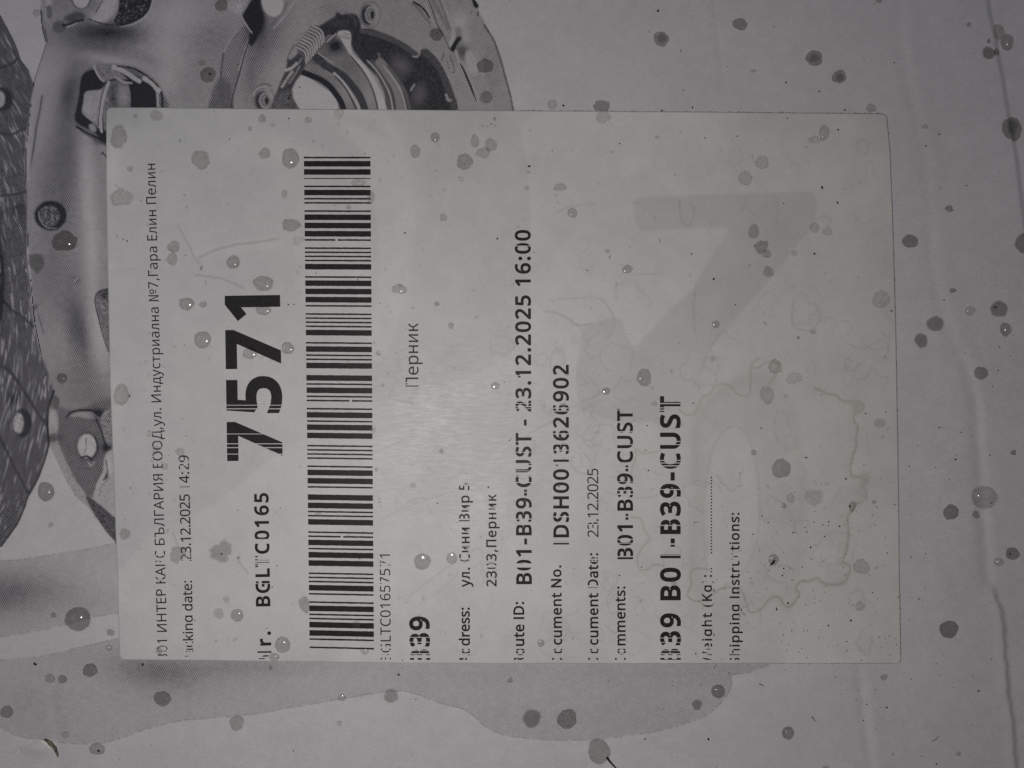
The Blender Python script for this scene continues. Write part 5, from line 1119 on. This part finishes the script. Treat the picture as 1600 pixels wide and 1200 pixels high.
 (1287, 208, 8, 13, .18, 'g', .10, 'pale curved drop in the upper right corner of the label'),
 (1272, 219, 11, 6, .14, 'w', .16, 'faint tail of the curved drop in the upper right corner of the label'),
 (190, 309, 17, 15, .18, 'w', .14, 'wide pale water stain on the left edge of the label'),
 (272, 386, 10, 10, .26, 'w', .08, 'upper half of a double water stain right of the address line'),
 (270, 405, 8.5, 10, .24, 'w', .08, 'lower half of a double water stain right of the address line'),
 (365, 410, 11, 10.5, .28, 'g', .08, 'shiny drop above the big number, beside a thin crease'),
 (292, 475, 12, 10.5, .28, 'g', .09, 'shiny drop left of the digit 1 of the big number'),
 (318, 476, 6, 5.5, .26, 'w', .1, 'small grey spot close to the digit 1 of the big number, beside a shiny drop'),
 (317, 531, 14, 13.5, .28, 'g', .07, 'shiny drop left of the upper digit 7 of the big number'),
 (391, 552, 11, 10, .24, 'g', .10, 'shiny drop in the notch of the upper digit 7 of the big number'),
 (315, 419, 2.5, 4, .4, 'w', .2, 'tiny dark water speck at the meeting of two thin creases'),
 (445, 304, 5, 7, .20, 'g', .10, 'small shiny bead left of the barcode, below the large shiny drop'),
 (455, 352, 14, 11, .30, 'w', .12, 'grey water stain with a pale tail, left of the barcode'),
 (466, 376, 8, 9, .12, 'w', .2, 'pale tail under the grey stain left of the barcode'),
 (412, 443, 17, 11.5, .28, 'g', .12, 'wide shiny drop touching the top of the digit 1'),
 (412, 485, 13, 7.5, .26, 'g', .12, 'shiny drop under the stem of the digit 1'),
 (450, 544, 10, 10, .28, 'g', .12, 'shiny drop between the big digits and the barcode'),
 (580, 309, 6.5, 11, .24, 'w', .10, 'grey water mark on the right edge of the barcode'),
 (560, 286, 11, 6, .14, 'g', .18, 'faint wet smear over the bars near the barcode top'),
 (545, 324, 4, 4, .26, 'w', .16, 'tiny water speck between two bars of the barcode'),
 (624, 452, 12, 8, .22, 'g', .14, 'shiny drop right of the barcode, above the town name'),
 (693, 340, 6.5, 6, .24, 'w', .14, 'small grey spot alone in the blank middle of the label'),
 (683, 475, 4.5, 4, .34, 'w', .1, 'tiny dark spot above right of the town name'),
 (705, 509, 5, 5, .30, 'w', .1, 'small dark spot right of the town name'),
 (592, 552, 4.5, 4.5, .22, 'w', .14, 'tiny spot between the barcode and the town name'),
 (894, 333, 8, 8, .22, 'g', .07, 'shiny drop right of the time at the end of the route line'),
 (949, 393, 4, 3.5, .22, 'w', .12, 'tiny spot left of the inside of the grey arrow'),
 (980, 421, 8.5, 6.5, .26, 'g', .16, 'small shiny drop with a dark grain inside the grey arrow'),
 (1177, 362, 9.5, 12, .28, 'w', .06, 'grey oval spot with thin feelers on the bend of the grey arrow'),
 (1189, 386, 10, 11, .34, 'w', .16, 'ragged dark spot below the spot with feelers'),
 (1197, 397, 8, 6, .26, 'g', .16, 'small wet blot joined to the ragged dark spot'),
 (1200, 425, 8, 9.5, .26, 'w', .10, 'grey spot at the inner edge of the arrow, below the ragged one'),
 (1118, 507, 6.5, 6, .28, 'g', .06, 'small shiny bead on the diagonal stroke of the arrow'),
 (1006, 590, 12, 14, .28, 'g', .10, 'shiny drop with a scalloped rim right of the document number'),
 (1113, 561, 4.5, 4.5, .14, 'w', .14, 'tiny faint spot at the lower edge of the arrow stroke'),
 (1272, 356, 8, 8.5, .18, 'w', .05, 'left one of two pale spots right of the arrow corner'),
 (1292, 362, 9, 7, .16, 'w', .10, 'right one of two pale spots right of the arrow corner'),
 (1240, 396, 5.5, 5, .14, 'w', .12, 'faint small spot under the arrow corner'),
 (1376, 468, 14, 14.5, .14, 'w', .05, 'large faint spot near the right edge of the label'),
 (1392, 486, 2.5, 2.2, .4, 'w', .1, 'tiny dark dot at the right edge of the label under the large faint spot'),
 (1270, 518, 5, 4.5, .16, 'w', .1, 'tiny faint spot right of the arrow stroke'),
 (1247, 528, 2.6, 2.4, .38, 'w', .1, 'tiny dark dot beside a faint spot right of the arrow stroke'),
 (1211, 573, 12, 11, .18, 'w', .10, 'pale spot at the upper end of the brown tide line'),
 (1240, 591, 15, 10, .12, 'w', .10, 'very pale wide spot at the upper end of the brown tide line'),
 (190, 617, 13, 17, .24, 'w', .07, 'tall grey spot on the left edge of the label beside the lining tip'),
 (196, 834, 9.5, 9.5, .26, 'w', .09, 'grey spot on the left edge of the label, lower half'),
 (282, 706, 8.5, 7, .22, 'w', .10, 'small pale spot above the packing time'),
 (258, 729, 6, 6, .18, 'w', .12, 'tiny pale spot between the first two text lines'),
 (244, 703, 6, 8, .16, 'w', .12, 'pale spot over the company letters of the first line'),
 (234, 677, 4.5, 5, .16, 'w', .12, 'tiny pale spot left of the first text line'),
 (278, 866, 12, 14, .24, 'w', .16, 'ragged grey stain at the day of the packing date'),
 (346, 862, 19, 16, .32, 'w', .17, 'large ragged dark stain between the packing date and the short number'),
 (373, 871, 3.5, 3, .34, 'w', .1, 'tiny dot right of the large ragged stain'),
 (660, 877, 13.5, 13, .28, 'g', .08, 'large shiny drop above the zone code'),
 (706, 872, 8.5, 10, .20, 'g', .06, 'pale shiny drop left of the street name'),
 (690, 705, 4, 3.8, .34, 'w', .1, 'tiny dark dot in the glare above the street line'),
 (646, 758, 5, 5.5, .24, 'w', .18, 'tiny ragged spot below the glare patch'),
 (584, 672, 4, 6, .26, 'w', .2, 'small stain on the right ends of the bars at mid barcode'),
 (588, 734, 3, 3, .32, 'w', .12, 'tiny dot right of the barcode at mid height'),
 (598, 602, 3.5, 3.5, .28, 'w', .12, 'tiny spot left of the town name initial'),
 (774, 603, 7, 6, .22, 'g', .1, 'pale small bead left of the route date'),
 (498, 802, 6, 5, .22, 'w', .2, 'faint stain over thin bars in the lower barcode'),
 (557, 974, 4.5, 7, .20, 'w', .2, 'faint stain over a wide bar near the barcode bottom'),
 (947, 611, 6.5, 6, .28, 'g', .12, 'small shiny bead under the end of the document number'),
 (1022, 631, 5, 4.5, .22, 'w', .14, 'tiny grey spot right of the comment line top'),
 (1177, 707, 5, 4.5, .24, 'g', .06, 'tiny shiny bead in the blank right part of the label'),
 (1198, 617, 12, 15, .18, 'w', .08, 'pale spot on the light band beside the brown tide line top'),
 (1220, 732, 16, 15, .34, 'w', .06, 'darkest round spot on the right part of the label'),
 (1271, 776, 17, 13, .16, 'w', .12, 'pale scalloped spot left of the brown tide line'),
 (1235, 778, 6.5, 8, .18, 'w', .08, 'small pale ringed spot above a tiny one, under the darkest round spot'),
 (1224, 790, 4.5, 4.5, .26, 'g', .06, 'tiny bead under the darkest round spot'),
 (1331, 791, 6, 9, .26, 'w', .12, 'small spot with a black grain on the brown tide line'),
 (1374, 661, 10, 8.5, .18, 'w', .08, 'pale spot right of the brown tide line, upper half'),
 (1208, 874, 8, 9.5, .28, 'g', .08, 'wet spot holding a black chip'),
 (1345, 885, 14, 11.5, .18, 'w', .09, 'pale spot at the lower bend of the brown tide line'),
 (1365, 784, 4, 3, .24, 'w', .14, 'tiny spot right of the brown tide line at mid height'),
 (1343, 947, 8, 8, .18, 'w', .05, 'pale round spot near the lower right corner of the label'),
 (342, 958, 9, 9, .20, 'w', .10, 'pale stain left of the shiny drop under the short number'),
 (371, 961, 10.5, 10, .28, 'g', .06, 'shiny drop left of the foot of the short number'),
 (354, 936, 5.5, 5.5, .18, 'w', .08, 'tiny pale spot above the shiny drop at the short number foot'),
 (249, 1016, 5.5, 6.5, .26, 'w', .12, 'small stain over the first digits of the first text line'),
 (442, 1007, 12, 13.5, .28, 'g', .05, 'large shiny drop beside the word Nr at the label foot'),
 (429, 1026, 8, 6.5, .26, 'g', .06, 'small shiny drop at the lower label edge touching the word Nr'),
 (476, 944, 9, 13, .32, 'w', .13, 'grey ragged stain on the left ends of the lower bars'),
 (570, 1017, 6.5, 6, .18, 'g', .06, 'small clear bead under the last bar of the barcode'),
 (845, 1004, 6, 6, .26, 'g', .06, 'small shiny bead right of the words Route ID'),
 (1053, 911, 5, 5, .2, 'w', .12, 'tiny spot on the letter B of the depot line'),
 (678, 884, 2, 2, .01, 'x', 0, ''),
]
def on_label(x, y): return (float(xL(y)) < x < float(xR(y))) and (float(yT(x)) < y < float(yB(x)))
def drop(i, x, y, rx, ry, dark, fin, jag, label):
    R = random.Random(int(x * 31 + y * 17))
    N = 44
    ph = [R.uniform(0, 6.28) for _ in range(9)]
    lab = on_label(x, y)
    z0 = (LZ + 0.00005) if lab else 0.00006
    z0 += i * 1.5e-7
    rr = (rx + ry) / 2
    H = 0.012 * rr * S
    if fin == 'g':                    # a bead swells until its side can mirror the lamp
        p = W(x, y); v = (cam.location - p).normalized(); l = (lo.location - p).normalized(); h = (v + l).normalized()
        H = max(0.13, math.hypot(h.x, h.y) / h.z / (2 * R.uniform(0.5, 0.62))) * rr * S
    if not lab and y < 180 and y > 150 and 160 < x < 1390: H = min(H, 0.00002); z0 = 0.00004 if y < 172 else z0
    out = []
    jg = jag * (1.25 if fin != 'g' else 0.8)
    for k in range(N):
        a = 2 * math.pi * k / N
        q = 1 + jg * (0.55 * math.sin(2 * a + ph[0]) + 0.45 * math.sin(3 * a + ph[1]) + 0.35 * math.sin(5 * a + ph[2]) + 0.25 * math.sin(8 * a + ph[3]) + 0.18 * math.sin(13 * a + ph[4])) + jg * R.uniform(-.25, .25)
        out.append((rx * q * math.cos(a), ry * q * math.sin(a)))
    fe = R.choice((0.95, 0.92, 0.86, 0.78)) if fin == 'w' else 0.95
    rings = (1.0, fe, min(0.8, fe - 0.06), 0.6, 0.35, 0.15)
    vs, fs, dep = [], [], []
    ox, oy = R.uniform(-.12, .12), R.uniform(-.12, .12)
    for r in rings:
        for (dx, dy) in out:
            px, py = x + dx * r, y + dy * r
            zb = float(lz(px, py)) - LZ if lab else float(hz(px, py))
            vs.append(W(px, py, zb + z0 + H * (1 - r * r)))
            if fin == 't': dep.append(0.80 if math.hypot(dx * r / rx - ox, dy * r / ry - oy) < 0.56 else 1.0)
            else: dep.append(0.975 if 0.78 < r < 0.97 else 1.0)
    zb = float(lz(x, y)) - LZ if lab else float(hz(x, y))
    vs.append(W(x, y, zb + z0 + H)); dep.append(0.80 if fin == 't' else 1.0)
    for q in range(len(rings) - 1):
        for k in range(N):
            m = (k + 1) % N
            fs.append((q * N + m, q * N + k, (q + 1) * N + k, (q + 1) * N + m))
    b = (len(rings) - 1) * N
    for k in range(N): fs.append((b + (k + 1) % N, b + k, len(vs) - 1))
    o = mesh_obj('water_drop', vs, fs, M_WATER, None, True)
    so = o.data.attributes.new('soak', 'FLOAT', 'POINT'); so.data.foreach_set('value', [0.25 if i_ < N else 1.0 for i_ in range(len(vs))])
    at = o.data.attributes.new('depth', 'FLOAT', 'POINT'); at.data.foreach_set('value', dep)
    t = (1 - dark) ** 0.62            # light crosses the film twice, lamp to paper and paper to lens
    o.color = (t * 1.0, t * 0.992, t * 0.985, 0.11 if fin == 'g' else 0.55)
    tag(o, label, 'water drop', 'water drops on the label' if lab else 'water spots on the carton')
for i, d in enumerate(DROPS):
    if d[5] != 'x': drop(i, *d)

# ------------------------------------------------------------------ grit, hairs, chips
def flake(vs, fs, P, z, th):
    b = len(vs); n = len(P)
    for (x, y) in P: vs.append(W(x, y, z(x, y)))
    cx, cy = sum(p[0] for p in P) / n, sum(p[1] for p in P) / n
    for (x, y) in P: vs.append(W(cx + (x - cx) * .7, cy + (y - cy) * .7, z(x, y) + th))
    fs.append(tuple(b + n + k for k in range(n)))
    for k in range(n): fs.append((b + k, b + (k + 1) % n, b + n + (k + 1) % n, b + n + k))
def zat(x, y): return (float(lz(x, y)) if on_label(x, y) else float(hz(x, y))) + 0.00005
def blob_pts(x, y, a, b, rot, R, n=7):
    c, s = math.cos(rot), math.sin(rot); P = []
    for k in range(n):
        t = -2 * math.pi * k / n; q = R.uniform(.7, 1.2)
        u, v = a * q * math.cos(t), b * q * math.sin(t)
        P.append((x + u * c - v * s, y + u * s + v * c))
    return P
GRIT = [(1028, 17, 3, 1.6), (880, 165, 2.2, 1.6), (1082, 168, 2, 1.4), (1034, 173, 2, 1.6), (827, 260, 2.8, 1.6), (968, 225, 1.4, 1.2), (1152, 213, 1.2, 1), (1115, 436, 2.6, 1.6), (1080, 397, 1.4, 1.2), (1272, 397, 2, 1.4), (1284, 293, 3, 2), (1308, 317, 2.6, 1.6), (1222, 899, 1.5, 1.2), (223 * 1, 1038, 3, 2),
        (55, 1037, 4, 2.4), (623, 1054, 2, 2), (1107, 1155, 2, 2), (1008, 1155, 1.4, 1.2), (1189, 669, 1.2, 1.2), (1083, 630, 1.4, 1.3), (1011, 665, 1.3, 1.2), (1013, 735, 1.3, 1.2), (328, 116, 2.6, 2.2), (1554, 480, 2, 2), (1578, 866, 1.8, 1.6), (1327, 791, 2, 1.8), (1231, 942, 1.8, 1.6), (1213, 951, 3, 1.2), (1329, 969, 2.4, 1.4), (1294, 977, 1.6, 1.4),
        (154, 1173, 2.4, 2.2), (203, 619, 1.5, 1.5), (347, 865, 1.6, 1.4), (1259, 715, 1.8, 1.4), (1321, 748, 1.6, 1.4), (1266, 855, 2, 1.6), (1260, 831, 1.5, 1.3), (1238, 832, 1.4, 1.4), (1311, 822, 1.6, 1.4), (1294, 815, 1.4, 1.2), (1288, 838, 1.4, 1.2), (1224, 888, 1.6, 1.4), (1352, 646, 1.4, 1.2), (1467, 668, 1.4, 1.3), (1492, 718, 1.8, 1.8), (1546, 711, 1.4, 1.2),
        (1385, 1105, 2, 1.6), (1529, 1080, 2.4, 1.4), (1463, 1194, 1.4, 1.4), (1550, 604, 1, 1), (1209, 42, 1.2, 1), (1228, 129, 1.6, 1.4), (1280, 143, 1.4, 1.2), (1309, 203, 1.8, 1.6), (1230, 185, 1.3, 1.2), (1320, 172, 1.6, 1.3), (1397, 98, 1.4, 1.2), (1447, 228, 1.4, 1.2), (1468, 210, 2.4, 1.2), (1510, 290, 1.2, 1.2), (1475, 469, 1.2, 1.2), (1561, 542, 1.6, 1.4), (1559, 579, 1.3, 1.2),
        (633, 364, 1.6, 1.2), (777, 373, 1.8, 1.4), (451, 476, 1.6, 1.2), (460, 476, 1.5, 1.2), (763, 761, 1.6, 1.2), (873, 760, 1.4, 1.2), (1056, 628, 1.2, 1)]
R = random.Random(77)
vs, fs = [], []
for (x, y, a, b) in GRIT: flake(vs, fs, blob_pts(x, y, a, b, R.uniform(0, 3.1), R), zat, 0.00004)
for _ in range(430):                   # dust everywhere, thickest towards the lower right of the label
    if R.random() < 0.45: x, y = R.gauss(1270, 110), R.gauss(900, 110)
    else: x, y = R.uniform(170, 1600), R.uniform(0, 1200)
    if not (0 < y < 1205 and 0 < x < 1604): continue
    a = R.choice((.5, .6, .7, .8, 1.0))
    flake(vs, fs, blob_pts(x, y, a * R.uniform(1, 1.7), a, R.uniform(0, 3.1), R, 5), zat, 0.00002)
tag(mesh_obj('dirt_specks', vs, fs, M_DIRT), 'black specks of grit and dust scattered over label and carton', 'dirt', kind='stuff')

def chip(name, P, label, cat, th=0.00012):
    vs, fs = [], []
    flake(vs, fs, P, zat, th)
    tag(mesh_obj(name, vs, fs, M_DIRT), label, cat)
chip('black_chip', [(1202, 884), (1204, 880), (1209, 874), (1211, 875), (1210, 879), (1205, 883)], 'black sliver lying in a wet spot on the right part of the label', 'chip')
def hair(name, P, w, label, cat='hair'):
    Q = smooth_pts(P, False, 4); n = len(Q)
    vs, fs = [], []
    for k in range(n):
        d = Q[min(k + 1, n - 1)] - Q[max(k - 1, 0)]; d /= np.hypot(*d); nn = np.array((-d[1], d[0]))
        ww = w * (1 - 0.7 * k / (n - 1))
        for s, z in ((-1, 0), (0, .00008), (1, 0)):
            p = Q[k] + nn * ww * s * .5; vs.append(W(p[0], p[1], zat(p[0], p[1]) + z))
        if k: b = 3 * k; fs += [(b - 3, b - 2, b + 1, b), (b - 2, b - 1, b + 2, b + 1)]
    tag(mesh_obj(name, vs, fs, M_DIRT), label, cat)
hair('black_bristle', [(948, 1183), (953, 1190), (962, 1200), (967, 1206)], 4.2, 'short thick black bristle at the foot of the big oval spot, bottom edge', 'bristle')
hair('dark_hair', [(1186, 1068), (1190, 1070), (1194, 1072)], 1.6, 'short dark hair on white card right of the swoosh tip')
hair('dark_hair', [(1115, 1045), (1117, 1041), (1119, 1037)], 1.0, 'fine dark hair standing at the lower label edge above the swoosh tip')
hair('dark_hair', [(1268, 1119), (1271, 1123), (1275, 1127)], 1.6, 'short grey hair on bare card below the right part of the label')
hair('dark_hair', [(1456, 1158), (1462, 1155), (1466, 1150)], 0.9, 'thin curved hair on bare card left of the torn groove at lower right')
